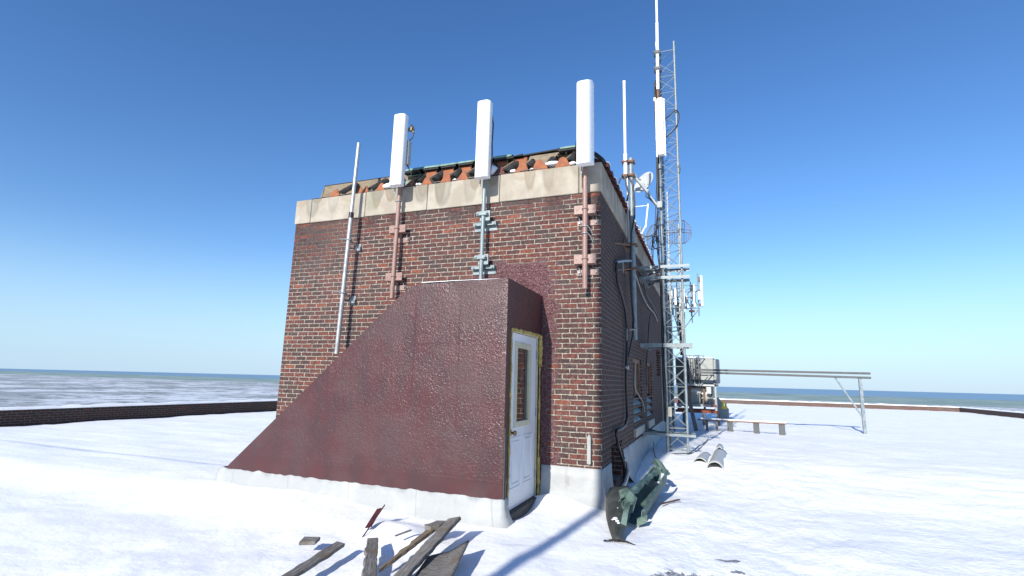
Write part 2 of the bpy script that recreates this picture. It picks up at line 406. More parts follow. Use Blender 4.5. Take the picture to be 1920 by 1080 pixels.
        if bevel:
            m = o.modifiers.new('b', 'BEVEL'); m.width = bevel; m.segments = seg; m.limit_method = 'ANGLE'; m.angle_limit = R(35)
        return o
def tag(o, label=None, cat=None, group=None, kind=None):
    for k, v in (('label', label), ('category', cat), ('group', group), ('kind', kind)):
        if v: o[k] = v
    return o
# Empties stay at the world origin of their local meshes: parts are written in world coordinates minus _o
def thing(name, loc, label, cat, group=None):
    o = bpy.data.objects.new(name, None); COL.objects.link(o); o.location = loc; o.empty_display_size = .2
    o['_o'] = tuple(loc)
    return tag(o, label, cat, group)
def smooth(a, b, x):
    t = max(0, min(1, (x-a)/(b-a))); return t*t*(3-2*t)
def nz(x, y, z=0): return noise.noise(Vector((x, y, z)))

# ------------------------------------------------------------ snow and far setting
def hz(x, y):
    h = .035*nz(x*.8+3, y*.6+1)+.020*nz(x*2.1, y*1.7, 5)+.008*nz(x*5.1, y*4.3, 9)
    h += .006*nz(x*12, y*9, 2)
    if x > .5: h += .016*abs(nz(x*4.3, y*2.2, 7))*smooth(.5, 1.0, x)+.010*nz(x*9, y*5, 11)*smooth(.5, 1.0, x)
    if x > -.3: h += .20*smooth(1.0, 4.2, y)*(1-.45*smooth(6, 12, y))*smooth(-.3, .25, x)
    if y < 0 and x < -.8: h += (.10*smooth(-.9, -3.6, x)*smooth(-2.6, -1.4, y)-.02*smooth(-.8, -1.2, x))*smooth(0, -.5, y)
    h += .11*math.exp(-((x+.62)**2/.10+(y+.12)**2/.05))                       # drift beside the door
    h -= .06*math.exp(-((x+.80)**2/.010+(y+.75)**2/.18))                      # scraped threshold
    h += .09*math.exp(-((x+1.72)**2/.16+(y+1.95)**2/.05))                     # mounds over the buried boards
    h += .07*math.exp(-((x+1.38)**2/.10+(y+2.2)**2/.05))
    h -= .05*math.exp(-((x-1.18)**2/.10+(y+2.15)**2/.05))
    h += .05*math.exp(-((x-.95)**2/.16+(y-.2)**2/.30))
    h -= .05*math.exp(-((x-.42)**2/.05+(y+.3)**2/.6))
    return h
def axis(a, b, dens):
    v = [a]
    while v[-1] < b: v.append(v[-1]+dens(v[-1]))
    v[-1] = b; return v
xs = axis(-16, 18, lambda x: .05 if -3.6 < x < 2.6 else .12 if -7 < x < 5 else .5)
ys = axis(-12, 40, lambda y: .05 if -4.6 < y < 5 else .14 if -7 < y < 12 else .6)
mb = MB(); mb.add([(x, y, hz(x, y)) for y in ys for x in xs],
                  [(j*len(xs)+i, j*len(xs)+i+1, (j+1)*len(xs)+i+1, (j+1)*len(xs)+i) for j in range(len(ys)-1) for i in range(len(xs)-1)], True)
tag(mb.build('snow', 'snow'), kind='structure')
mb = MB(); mb.box(-16.3, 18.3, -12.3, 40.3, -42, -.3)
tag(mb.build('roof_deck', 'slate'), kind='structure')
mb = MB(); mb.add([(-9000, -3000, -42), (9000, -3000, -42), (9000, 2100, -42), (-9000, 2100, -42)], [(0, 1, 2, 3)])
tag(mb.build('land', 'land_snow'), kind='structure')
mb = MB(); mb.add([(-16000, 2100.5, -41.9), (16000, 2100.5, -41.9), (16000, 4200, -41.9), (-16000, 4200, -41.9)], [(0, 1, 2, 3)])
tag(mb.build('shore', 'shore'), kind='structure')
mb = MB(); mb.add([(-40000, 4200.5, -43), (40000, 4200.5, -43), (40000, 42000, -43), (-40000, 42000, -43)], [(0, 1, 2, 3)])
tag(mb.build('sea', 'sea_water'), kind='structure')
# low parapet round the roof, coped with snow
t = thing('roof_parapet', (18.1, 14, 0), 'low brick parapet with snow lying on it round the roof edge', 'parapet')
mb = MB(); mb.box(18.0, 18.3, -12.3, 40.3, -.3, .42); mb.box(-16.3, 18.0, 40.0, 40.3, -.3, .42); mb.box(-16.3, -16.0, -12.3, 40.0, -.3, .42)
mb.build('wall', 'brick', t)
mb = MB()
def sn(p0, p1, wd, h, seed):
    p0 = Vector(p0); p1 = Vector(p1); L = (p1-p0).length; d = (p1-p0)/L; s_ = d.cross(Vector((0, 0, 1)))
    nu = max(3, int(L/.25))
    return lambda u, v: p0+d*(L*u)+s_*((v-.5)*wd)+Vector((0, 0, math.sin(math.pi*v)**.6*h*(.7+.6*nz(u*L*1.7+seed, v*2, seed)))), nu
for a, b in (((18.15, -12.3, .42), (18.15, 40.1, .42)), ((18.3, 40.15, .42), (-16.3, 40.15, .42)), ((-16.15, 40, .42), (-16.15, -12.3, .42))):
    fn, nu = sn(a, b, .30, .10, 3); mb.grid(fn, nu, 6)
mb.build('snow_cap', 'snow', t)

# ------------------------------------------------------------ brick penthouse
ph = thing('brick_penthouse', (-2.7, 6.75, 0), 'dark red brick rooftop penthouse with pale stone band and broken clay tile edge', 'building')
YE = 13.5
REC = [(.66, 1.58, .13, .66, .35), (2.95, 4.22, .76, 2.0, .12), (5.06, 6.2, .76, 2.02, .12), (7.5, 8.6, 1.75, 2.45, .3)]
def wall_rect(mb, rec, a0, a1, z0, z1, P):
    """vertical wall in the plane P(a, z, depth) with rectangular recesses"""
    As = sorted({a0, a1, *[r[0] for r in rec], *[r[1] for r in rec]}); Zs = sorted({z0, z1, *[r[2] for r in rec], *[r[3] for r in rec]})
    for i in range(len(As)-1):
        for j in range(len(Zs)-1):
            ca = (As[i]+As[i+1])/2; cz = (Zs[j]+Zs[j+1])/2
            if any(r[0] < ca < r[1] and r[2] < cz < r[3] for r in rec): continue
            mb.add([P(As[i], Zs[j], 0), P(As[i+1], Zs[j], 0), P(As[i+1], Zs[j+1], 0), P(As[i], Zs[j+1], 0)], [(0, 1, 2, 3)])
    for (p, q, r, s_, d) in rec:
        mb.add([P(p, r, 0), P(q, r, 0), P(q, s_, 0), P(p, s_, 0), P(p, r, d), P(q, r, d), P(q, s_, d), P(p, s_, d)],
               [(0, 1, 5, 4), (1, 2, 6, 5), (2, 3, 7, 6), (3, 0, 4, 7), (4, 5, 6, 7)])
mb = MB()
mb.add([(-5.4, 0, -.3), (0, 0, -.3), (0, 0, 4.13), (-5.4, 0, 4.13)], [(0, 1, 2, 3)])
wall_rect(mb, REC, 0, YE, -.3, 4.13, lambda a, z, d: (-d, a, z))
mb.add([(-5.4, 0, -.3), (-5.4, YE, -.3), (-5.4, YE, 4.13), (-5.4, 0, 4.13)], [(0, 1, 2, 3)])
mb.add([(-5.4, YE, -.3), (0, YE, -.3), (0, YE, 4.13), (-5.4, YE, 4.13)], [(0, 1, 2, 3)])
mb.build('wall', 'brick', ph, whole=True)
# cornice of stone slabs
mb = MB(); J = [-5.42, -5.07, -3.93, -2.75, -1.51, -.30]; g = .004
for a, b in zip(J, J[1:]):
    dz = random.uniform(-.004, .004); mb.box(a+g, b-g, -.025, .30, 4.132+dz, 4.56+dz)
mb.box(-.30+g, .025, -.025, .34, 4.132, 4.56)
y = .34
while y < YE:
    mb.box(-.28, .025+random.uniform(-.003, .003), y+g, min(y+1.25, YE+.02)-g, 4.132, 4.56); y += 1.25
y = .302
while y < YE:
    mb.box(-5.42, -5.1, y+g, min(y+1.25, YE+.02)-g, 4.132, 4.56); y += 1.25
mb.box(-5.42, .02, YE-.28, YE+.025, 4.131, 4.559)
mb.build('cornice', 'limestone', ph, bevel=.012, seg=3)
mb = MB(); mb.box(-5.38, -.01, .02, YE-.02, 4.14, 4.50); mb.build('roof_deck', 'slate', ph)
# flared white membrane skirt
def skirt(path, prof, name, mat, parent, jag=.0, step=.06):
    """path: list of (x,y) ; outward is on the right hand of travel; prof: [(out,z)...] top first"""
    pts = []
    P = [Vector((a, b, 0)) for a, b in path]
    nrm = []
    for i in range(len(P)-1):
        d = (P[i+1]-P[i]).normalized(); nrm.append(Vector((d.y, -d.x, 0)))
    rows = []
    for i in range(len(P)-1):
        L = (P[i+1]-P[i]).length; k = max(2, int(L/step))
        n0 = nrm[i] if i == 0 else None
        def corner(a, b):
            m = nrm[a]+nrm[b]; return m/(m.dot(nrm[b]))
        s0 = corner(i-1, i) if i > 0 else nrm[i]; s1 = corner(i, i+1) if i < len(nrm)-1 else nrm[i]
        for q in range(k+(1 if i == len(P)-2 else 0)):
            u = q/k; e = min(u*L, (1-u)*L)
            # mitre only close to the corner
            wa = 1-smooth(0, .001, u*L); wb = 1-smooth(0, .001, (1-u)*L)
            nn = nrm[i]+(s0-nrm[i])*wa+(s1-nrm[i])*wb
            rows.append((P[i]+(P[i+1]-P[i])*u, nn))
    mb = MB(); vs = []; m = len(prof)
    for r, (p, nn) in enumerate(rows):
        for k, (o_, z) in enumerate(prof):
            jj = jag*nz(p.x*9, p.y*9, 3) if k == 0 else .012*nz(p.x*3, p.y*3, k)
            q = p+nn*(o_+(0 if k == 0 else .008*nz(p.x*4+7, p.y*4, k))); vs.append((q.x, q.y, z+jj))
    fs = [(r*m+k, (r+1)*m+k, (r+1)*m+k+1, r*m+k+1) for r in range(len(rows)-1) for k in range(m-1)]
    mb.add(vs, fs, True); return mb.build(name, mat, parent)
prof = [(.002, .445), (.016, .435), (.022, .30), (.035, .16), (.065, .07), (.12, .0), (.18, -.08)]
skirt([(-.80, 0), (0, 0), (0, .60)], prof, 'base_flashing', 'membrane', ph, .006)
skirt([(0, 1.62), (0, YE)], [(.002, .50), (.016, .49), (.03, .30), (.06, .20), (.12, .10), (.2, .0)], 'base_flashing', 'membrane', ph, .01)
# dark hole by the corner, stuffed windows, louvres
mb = MB()
mb.box(-.33, -.30, .68, 1.56, .15, .64); mb.build('opening', 'pit_dark', ph)
for (a, b, zt) in ((2.95, 4.22, 2.0), (5.06, 6.2, 2.02)):
    wn_ = MB(); wn_.box(-.11, -.085, a+.02, b-.02, 1.3, zt-.02)
    wo = wn_.build('window', 'unit_dark', ph)
    f = MB(); f.box(-.09, -.03, a+.001, a+.09, 1.28, zt-.001); f.box(-.09, -.03, b-.09, b-.001, 1.28, zt-.001); f.box(-.088, -.032, a+.09, b-.09, zt-.08, zt-.001)
    f.box(-.085, -.05, (a+b)/2-.05, (a+b)/2+.05, 1.28, zt-.08)
    f.build('frame', 'rusty_steel', wo)
    v = MB(); v.box(-.118, -.10, a+.02, b-.02, .78, 1.26); vo = v.build('vent', 'pit_dark', ph)
    lv = MB()
    for k in range(3):
        z0 = .80+k*.155
        lv.prism([(-.10, a+.03, z0+.12), (-.02, a+.03, z0), (-.012, a+.03, z0+.012), (-.092, a+.03, z0+.132)], (0, 0, 0), (0, b-a-.06, 0))
    lv.build('louver', 'teal_louver', vo)
    e = MB()
    for k in range(4):
        z0 = .785+k*.155; e.box(-.02, .004, a+.004, b-.004, z0-.012, z0+.006)
    e.build('slat_edge', 'rusty_steel', vo)
    s_ = MB(); n_ = 4
    for k in range(n_):
        q0 = a-.03+(b-a+.06)*k/n_; s_.box(-.05, .045, q0+.006, q0+(b-a+.06)/n_-.006, .57, .72)
    s_.build('sill', 'block_stone', ph, bevel=.008)
mb = MB(); mb.box(-.28, -.25, 7.55, 8.55, 1.8, 2.4); mb.build('opening', 'pit_dark', ph)
mb = MB(); mb.box(.002, .03, 8.86, 8.92, .5, 2.3); mb.build('corner_bead', 'block_stone', ph)
# roof edge: decking, wooden backboard, broken mission tiles, copper ridge
mb = MB()
mb.add([(-5.17, .0, 4.575), (-.1, .0, 4.575), (-.28, .33, 4.70), (-5.24, .33, 4.70)], [(0, 1, 2, 3)])
for k in range(34):
    x0 = -5.1+k*.145+random.uniform(-.03, .03); y0 = random.uniform(-.012, .03); a = random.uniform(.09, .15)
    zb = 4.577+random.uniform(0, .008); mb.prism([(x0, y0, zb), (x0+a, y0+random.uniform(-.01, .02), zb), (x0+a-.02, y0+.26, zb+.11), (x0-.01, y0+.26, zb+.11)], (0, 0, 0), (0, 0, .012))
mb.build('roof_slate', 'slate', ph)
mb = MB()
mb.prism([(-5.20, .34, 4.62), (-3.2, .34, 4.62), (-3.2, .34, 4.945), (-5.14, .34, 4.945)], (0, 0, 0), (0, .03, 0))
mb.prism([(-3.19, .345, 4.62), (-.33, .345, 4.62), (-.33, .345, 4.95), (-3.19, .345, 4.95)], (0, 0, 0), (0, .03, 0))
mb.prism([(-5.26, .33, 4.58), (-5.20, .33, 4.60), (-5.16, .33, 4.9), (-5.2, .36, 4.9)], (0, 0, 0), (.02, .05, .0))
mb.prism([(-1.17, .20, 4.74), (-.78, .19, 4.75), (-.66, .22, 4.91), (-1.13, .24, 4.92)], (0, 0, 0), (0, .02, .006))
mb.build('roof_board', 'board_wood', ph)
fr = MB(); frd = MB(); brl = MB(); bat = MB(); cop = MB(); blk = MB(); pan = MB(); lump = MB()
def closure(mb, x, w_, h, y=.0, zb=4.565, tilt=.03, lean=0.):
    k1, k2 = random.uniform(.30, .40), random.uniform(.12, .2); pr_ = [(-w_/2, 0), (-w_*k1, h*.5), (-w_*k2, h*.92), (w_*.02, h), (w_*k2, h*.84), (w_*(k1+.02), h*.40), (w_/2, 0)]
    mb.prism([(x+a+lean*b, y+tilt*b/h, zb+b) for a, b in pr_], (0, 0, 0), (0, .016, .004))
def barrel(mb, x, r, y0, z0, y1, z1, dx=0, seg=9, th=.014):
    a = Vector((x, y0, z0)); b = Vector((x+dx, y1, z1)); d = (b-a).normalized(); xx = Vector((1, 0, 0)); up = xx.cross(d)
    if up.z < 0: up = -up
    for rr in (r, r-th):
        vs = [p+(xx*math.cos(math.pi*k/seg)+up*math.sin(math.pi*k/seg))*rr for p in (a, b) for k in range(seg+1)]
        mb.add(vs, [(k, k+1, seg+2+k, seg+1+k) for k in range(seg)], True)
    rim = [a+(xx*math.cos(math.pi*k/seg)+up*math.sin(math.pi*k/seg))*rr for rr in (r, r-th) for k in range(seg+1)]
    mb.add(rim, [(k, k+1, seg+2+k, seg+1+k) for k in range(seg)])
OX = [(-4.63, .22, .15, 0), (-4.07, .10, .13, 1), (-3.98, .13, .13, 0), (-3.68, .2, .15, 0), (-3.12, .17, .12, 1), (-2.79, .20, .14, 0), (-2.46, .20, .16, 1),
      (-2.16, .21, .17, 0), (-1.55, .22, .15, 2), (-1.19, .24, .17, 1), (-.88, .24, .19, 0), (-.55, .24, .17, 0)]
for x, w_, h, k in OX:
    closure(frd if k == 2 else fr, x, w_, h, lean=random.uniform(-.25, .25), zb=4.563+random.uniform(-.003, .004))
for x in (-4.60, -3.97, -3.66, -3.12, -2.80, -2.46, -2.14, -1.84, -1.52, -1.20, -.88, -.56):
    if x < -3.5 or x in (-1.52,): barrel(blk, x+.06, .07, .05, 4.60, .32, 4.86, .12)
    elif x > -3.3:
        barrel(brl, x+.10, .068, .10, 4.65, .31, 4.86, .02)
    if -3.4 < x and x not in (-.88,):
        bat.bar((x+.03, .06, 4.65), (x+.12, .30, 4.86), .035, .10)
for k, x in enumerate([-3.02-.0+.315*i for i in range(9)]):
    if k in (7,): continue
    if k < 6 or k == 8:
        barrel(blk, x, .07, .24, 4.875, .36, 4.925, 0, th=.02)
    # concave pan tile between barrels
    a0 = x+.055; a1 = x+.265
    pan.grid(lambda u, v, a0=a0, a1=a1: Vector((a0+(a1-a0)*u, .215+(.05*v), 4.75+.17*v-.06*math.sin(math.pi*u)*(1-v)+.0)), 6, 3)
for a, b in ((-3.35, -3.04), (-3.03, -2.69), (-2.68, -2.37), (-2.36, -2.06), (-2.05, -1.74), (-1.72, -1.42), (-.64, -.30)):
    cop.grid(lambda u, v, a=a, b=b: Vector((a+(b-a)*u, .19+(.05*v if v < .8 else .04+.8*(v-.8)), 4.945+(.058*v if v < .8 else .046+.05*(v-.8))+.008*nz(a*3+u*1.5, v*2))), 4, 5)
    blk.box(a-.03, b+.03, .20, .40, 4.915, 4.943)
for a, b in ((-1.42, -1.24), (-.72, -.64), (-1.78, -1.7)):
    for q in range(5):
        blk.prism([(a, .2+q*.02, 4.93+q*.004), (b, .2, 4.93), (b-.03, .3, 4.99+random.uniform(-.02, .03)), (a+.03, .3, 4.97+random.uniform(-.02, .03))], (0, 0, 0), (0, .01, .01))
mb = MB(); mb.bar((-5.16, .36, 4.95), (-3.35, .36, 4.955), .05, .012); mb.bar((-1.5, .3, 4.95), (-.6, .3, 4.985), .09, .02); blk.add(mb.v, mb.f)
fr.build('tile_end', 'terracotta', ph, bevel=.003, tight=True); frd.build('tile_end', 'terracotta_dark', ph, bevel=.003, tight=True)
brl.build('barrel_tile', 'near_black', ph, tight=True); pan.build('pan_tile', 'terracotta', ph, solid=.014, tight=True); bat.build('batten', 'board_wood', ph, bevel=.003, tight=True)  # barrel tiles near black: shade of their hollows put into the colour
cop.build('ridge_cap', 'verdigris', ph, solid=.006, tight=True); blk.build('black_backing', 'near_black', ph, tight=True)  # black ridge strips, and barrels whose hollow shade is in the colour
# copper patch by the second antenna, side hip and the row of tile tips along the side
mb = MB(); mb.grid(lambda u, v: Vector((-3.45+.36*u, .06+.2*v, 4.63+.16*v+.03*nz(u*4, v*3))), 6, 4); mb.grid(lambda u, v: Vector((-3.30+.3*u, .22+.12*v, 4.86+.05*v+.02*nz(u*4, v*3))), 4, 3)
mb.build('loose_copper', 'verdigris', ph, solid=.006)
mb = MB()
for (x, y, z, a, b, c) in ((-3.5, .05, 4.64, .16, .09, .05), (-3.42, .06, 4.68, .09, .06, .04), (-4.0, .09, 4.62, .09, .05, .035), (-2.98, .07, 4.61, .06, .05, .03), (-1.69, .06, 4.68, .12, .05, .09),
                           (-1.33, .05, 4.62, .05, .04, .025), (-1.01, .07, 4.61, .07, .05, .018), (-.73, .10, 4.68, .13, .06, .035), (-.42, .10, 4.64, .06, .05, .03), (-2.31, .06, 4.60, .05, .04, .025)):
    mb.grid(lambda u, v: Vector((x+a*math.cos(2*math.pi*u)*math.cos(math.pi*(v-.5)), y+b*math.sin(2*math.pi*u)*math.cos(math.pi*(v-.5)), z+c*math.sin(math.pi*(v-.5))+.02*nz(x*5+u*3, v*3))), 10, 6)
mb.build('snow_patch', 'snow', ph)
side_t = MB(); side_s = MB(); y = .22; i = 0
while y < YE-.1:
    x0 = .035; z0 = 4.565; r = .085
    vs = []
    for p, zz in ((x0+.055, z0-.03), (x0-.34, z0+.17)):
        for k in range(8): vs.append((p, y+r*math.cos(math.pi*k/7), zz+r*math.sin(math.pi*k/7)))
    side_t.add(vs, [(k, k+1, 9+k, 8+k) for k in range(7)], True); side_t.add(vs[:8], [tuple(range(8))])
    if i % 4 != 1 or y > 3: side_s.add([(a+.004, b, c+.012) for a, b, c in vs[2:6]]+[(a+.10, b, c-.03) for a, b, c in vs[10:14]], [(0, 1, 5, 4), (1, 2, 6, 5), (2, 3, 7, 6)], True)
    y += .285; i += 1
side_t.build('side_tile', 'terracotta_dark', ph, tight=True)
side_s.build('tile_snow', 'snow', ph, solid=.012, tight=True)
mb = MB(); mb.tube([(-.42, .32, 4.96), (-.22, .26, 4.89), (-.08, .12, 4.74), (.02, .05, 4.62), (.035, .3, 4.63)], .03, 8); mb.build('hip_cap', 'near_black', ph)
mb = MB(); mb.grid(lambda u, v: Vector((-.34+.30*u-.0*v, .08+.22*v, 4.60+.26*v-.20*u*v)), 6, 4); mb.build('hip_cover', 'terracotta_dark', ph, solid=.02)

# ------------------------------------------------------------ stair enclosure with the door
st = thing('stair_enclosure', (-2.4, -.7, 0), 'maroon coated sloping stair enclosure built against the brick wall', 'stair enclosure')
XE = -.822; YF = -1.308
poly = [(-.822, -.2), (-.822, 2.69), (-1.98, 2.665), (-2.12, 2.645), (-2.24, 2.56), (-4.95, .19), (-4.95, -.2)]
mb = MB()
def ztop(x): return 2.69+(x+.822)*.0216 if x > -1.98 else 2.665+(x+1.98)*.143 if x > -2.12 else 2.645+(x+2.12)*.708 if x > -2.24 else 2.56+(x+2.24)*.8745
def fy(x, z):      # rough sprayed coating: real relief, with faint sheet seams under it
    fl = smooth(.40, .46, z); e = smooth(0, .05, -.822-x)*smooth(0, .05, ztop(x)-z)
    q = Vector((x, 0, z))
    h = .0012*noise.noise(q*46)+.0010*noise.noise(q*74+Vector((9, 0, 0)))+.0004*noise.noise(q*31+Vector((4, 0, 0)))
    h *= (.10+.90*fl)*(.75+.5*noise.noise(q*2.3))
    h += .0045*noise.noise(q*3.1)+.005*noise.noise(q*1.1)
    for sx, za, zb in ((-2.03, 1.2, 2.6), (-3.28, .45, 1.7), (-1.42, .9, 2.66)): h += .0022*smooth(-.006, .006, x-sx)*smooth(za, za+.2, z)*smooth(zb, zb-.2, z)
    h += .0022*smooth(-.006, .006, z-1.93)*smooth(-2.06, -1.95, x)*smooth(-1.5, -1.7, x)+.003*smooth(.008, -.004, z-.43)
    return YF-max(-.012, h)*e-.0005
fm_ = MB(); nu_, nv_ = 420, 270
fm_.grid(lambda u, v: (lambda x: (lambda z: Vector((x, fy(x, z), z)))(-.2+(ztop(x)+.2)*v))(-4.95+(4.95-.822)*u), nu_, nv_)
fm_.build('front_face', 'coating', st)
mb.add([(x, YF+.006, z-.004) for x, z in poly], [tuple(range(len(poly)))[::-1]])
for a, b in list(zip(poly, poly[1:]))[1:]:
    mb.add([(a[0], YF, a[1]), (b[0], YF, b[1]), (b[0], -.001, b[1]), (a[0], -.001, a[1])], [(0, 1, 2, 3)])
wall_rect(mb, [(-1.165, -.055, 0.0, 2.125, .075)], YF, -.001, -.2, 2.69, lambda a, z, d: (XE-d, a, z))
bm = bmesh.new()
ob = mb.build('wall', 'coating', st, whole=True)
bm.from_mesh(ob.data); bmesh.ops.remove_doubles(bm, verts=bm.verts, dist=.0004); bmesh.ops.recalc_face_normals(bm, faces=bm.faces); bm.to_mesh(ob.data); bm.free()
m = ob.modifiers.new('b', 'BEVEL'); m.width = .018; m.segments = 3; m.limit_method = 'ANGLE'; m.angle_limit = R(50)
prof = [(.004, .255), (.014, .248), (.022, .16), (.045, .08), (.09, .01), (.16, -.10)]
skirt([(-4.97, -.05), (-4.97, YF), (XE, YF), (XE, -1.19)], prof, 'base_flashing', 'membrane', st, .022, .03)
skirt([(XE, -.05), (XE, -.002)], prof, 'base_flashing', 'membrane', st, .01, .03)
mb = MB(); mb.grid(lambda u, v: Vector((-2.0+1.1*u, -1.27+.5*v, 2.692+.028*math.sin(math.pi*min(1, max(0, u)))**.5*(.6+.7*nz(u*9, v*2, 2))*min(1, v*8+.2))), 40, 6); mb.build('snow_cover', 'snow', st, solid=.006)
# door
dr = MB(); DX = XE-.035
dy0, dy1, dz0, dz1 = -1.105, -.135, .075, 2.085
wy0, wy1, wz0, wz1 = -.885, -.425, 1.03, 1.925
for a, b, c, d in ((dy0, wy0, dz0, dz1), (wy1, dy1, dz0, dz1), (wy0, wy1, dz0, wz0), (wy0, wy1, wz1, dz1)): dr.box(DX-.04, DX, a, b, c, d)
do = dr.build('door', 'door_paint', st)
fm = MB(); k = .055
for a, b, c, d in ((wy0-k, wy0+.012, wz0-k, wz1+k), (wy1-.012, wy1+k, wz0-k, wz1+k), (wy0+.012, wy1-.012, wz0-k, wz0+.012), (wy0+.012, wy1-.012, wz1-.012, wz1+k)): fm.box(DX-.03, DX+.018, a, b, c, d)
fm.build('window_frame', 'cream_trim', do, bevel=.006, seg=2)
gm = MB(); gm.box(DX-.022, DX-.014, wy0+.012, wy1-.012, wz0+.012, wz1-.012); gm.build('glass', 'door_glass', do)
pm = MB()
for a, b in ((-1.0, -.68), (-.57, -.25)):
    for q, r_ in ((0, .0), (.045, .0)):
        a_, b_, c_, d_ = a+q, b-q, .30+q, .86-q
        for e in (((a_, c_), (b_, c_)), ((b_, c_), (b_, d_)), ((b_, d_), (a_, d_)), ((a_, d_), (a_, c_))):
            pm.tube([(DX+.001, e[0][0], e[0][1]), (DX+.001, e[1][0], e[1][1])], .007, 8)
pm.build('panel_moulding', 'door_paint', do)
kn = MB(); kp = [(0, .034), (.008, .034), (.012, .014), (.035, .012), (.045, .026), (.06, .031), (.072, .027), (.078, .0005)]
kn.tube([(DX+a, -1.03, .925) for a, r in kp], [r for a, r in kp], 20); kn.build('door_knob', 'brass', do)
hm = MB()
for z in (.35, 1.12, 1.86): hm.cyl((DX+.008, dy1+.006, z-.05), (DX+.008, dy1+.006, z+.05), .009, 8)
hm.build('hinge', 'galvanised', do)
fj = MB()
fj.box(XE-.07, XE-.004, dy0-.045, dy0-.004, .0, dz1+.035); fj.box(XE-.07, XE-.022, dy1+.016, dy1+.055, .0, dz1+.035); fj.box(XE-.07, XE-.005, dy0-.004, dy1+.016, dz1+.006, dz1+.035)
fj.build('door_frame', 'cream_trim', st)
tm = MB(); tm.box(XE-.07, XE+.03, dy0-.06, dy1+.06, -.15, dz0-.006); tm.build('threshold', 'jamb_wood', st, bevel=.006)
jm = MB(); jm.box(XE-.002, XE+.012, YF+.006, YF+.05, .24, 1.0); jm.box(XE-.002, XE+.014, YF+.003, YF+.08, -.1, .24); jm.build('jamb_board', 'jamb_wood', st)
fo = MB()
def foamline(a, b, r, n_):
    a = Vector(a); b = Vector(b); pts = []; rs = []
    for i in range(n_+1):
        u = i/n_; p = a+(b-a)*u; pts.append(p+Vector((.004*nz(u*30, 1, r*99), .008*nz(u*22, 2, r*50), .008*nz(u*22, 3, r*70)))); rs.append(max(.006, r*(1+.75*nz(u*n_*.31, 7, b.z*3))))
    fo.tube(pts, rs, 8)
foamline((XE+.004, dy0-.055, -.02), (XE+.004, dy0-.045, 2.12), .012, 70)
foamline((XE+.004, dy0-.05, 2.115), (XE+.004, dy1+.06, 2.125), .019, 44)
foamline((XE+.006, dy1+.065, 2.12), (XE+.006, dy1+.062, 1.72), .029, 20)
foamline((XE+.004, dy1+.058, 1.72), (XE+.004, dy1+.056, .55), .011, 40)
foamline((XE+.004, dy1+.06, .55), (XE+.006, dy1+.06, .0), .019, 26)
fo.build('foam_seal', 'foam', st)

# ------------------------------------------------------------ poles and panel antennas on the sunny wall
t = thing('mast_pole', (-4.1, -.21, 1.86), 'slim bright metal pole leaning on two clamps, leftmost on the brick wall, no antenna', 'pole')
def on1(z): return Vector((-4.015-.085*(5.35-z)/3.49, -.21, z))
mb = MB(); mb.cyl(on1(1.86), on1(4.11), .034, 20); mb.cyl(on1(4.05), on1(5.36), .030, 20); mb.build('pole', 'bright_steel', t)
mb = MB(); mb.cyl(on1(4.06), on1(4.15), .041, 16); mb.build('collar', 'black_rubber', t)
for z in (3.69, 2.82):
    p = on1(z); mb = MB()
    mb.box(p.x+.02, p.x+.10, -.012, -.002, z-.16, z-.02); mb.bar((p.x+.06, -.01, z-.09), (p.x+.03, -.19, z-.01), .03, .012); mb.bar((p.x-.05, -.01, z+.0), (p.x-.04, -.2, z), .03, .012)
    mb.tube([p+Vector((.043*math.cos(a), .043*math.sin(a), 0)) for a in [i*math.pi/8 for i in range(16)]], .009, 6, closed=True)
    mb.cyl((p.x-.19, p.y+.01, z+.035), (p.x+.07, p.y-.03, z-.005), .009, 8); mb.box(p.x+.015, p.x+.11, -.05, -.011, z-.14, z-.08)
    mb.build('clamp', 'galvanised', t)

def panel_head(t, x, y, z0, z1, w_, d_, lean=0, small=True):
    mb = MB(); n_ = 14; prof = []
    for i in range(n_+1):
        a = math.pi*i/n_; prof.append((-w_/2*math.copysign(abs(math.cos(a))**.55, math.cos(a)), -d_*.55*math.sin(a)**.9))
    prof += [(w_/2, d_*.45), (-w_/2, d_*.45)]
    vs = []
    for z, s_ in ((z0, .975), (z0+.006, 1), (z1-.006, 1), (z1, .975)):
        vs += [(x+a*s_+lean*(z-z0), y+b*s_, z) for a, b in prof]
    m = len(prof); fs = [(r*m+k, r*m+(k+1) % m, (r+1)*m+(k+1) % m, (r+1)*m+k) for r in range(3) for k in range(m)]
    mb.add(vs, fs); mb.add(vs[:m], [tuple(range(m))]); mb.add(vs[-m:], [tuple(range(m))])
    mb.build('radome', 'white_plastic', t, bevel=.004)
    mb = MB(); mb.box(x+lean*.08-w_*.26, x+lean*.08-w_*.02, y-d_*.545, y-d_*.50, z0+.070, z0+.084); mb.build('badge', 'black_rubber', t)
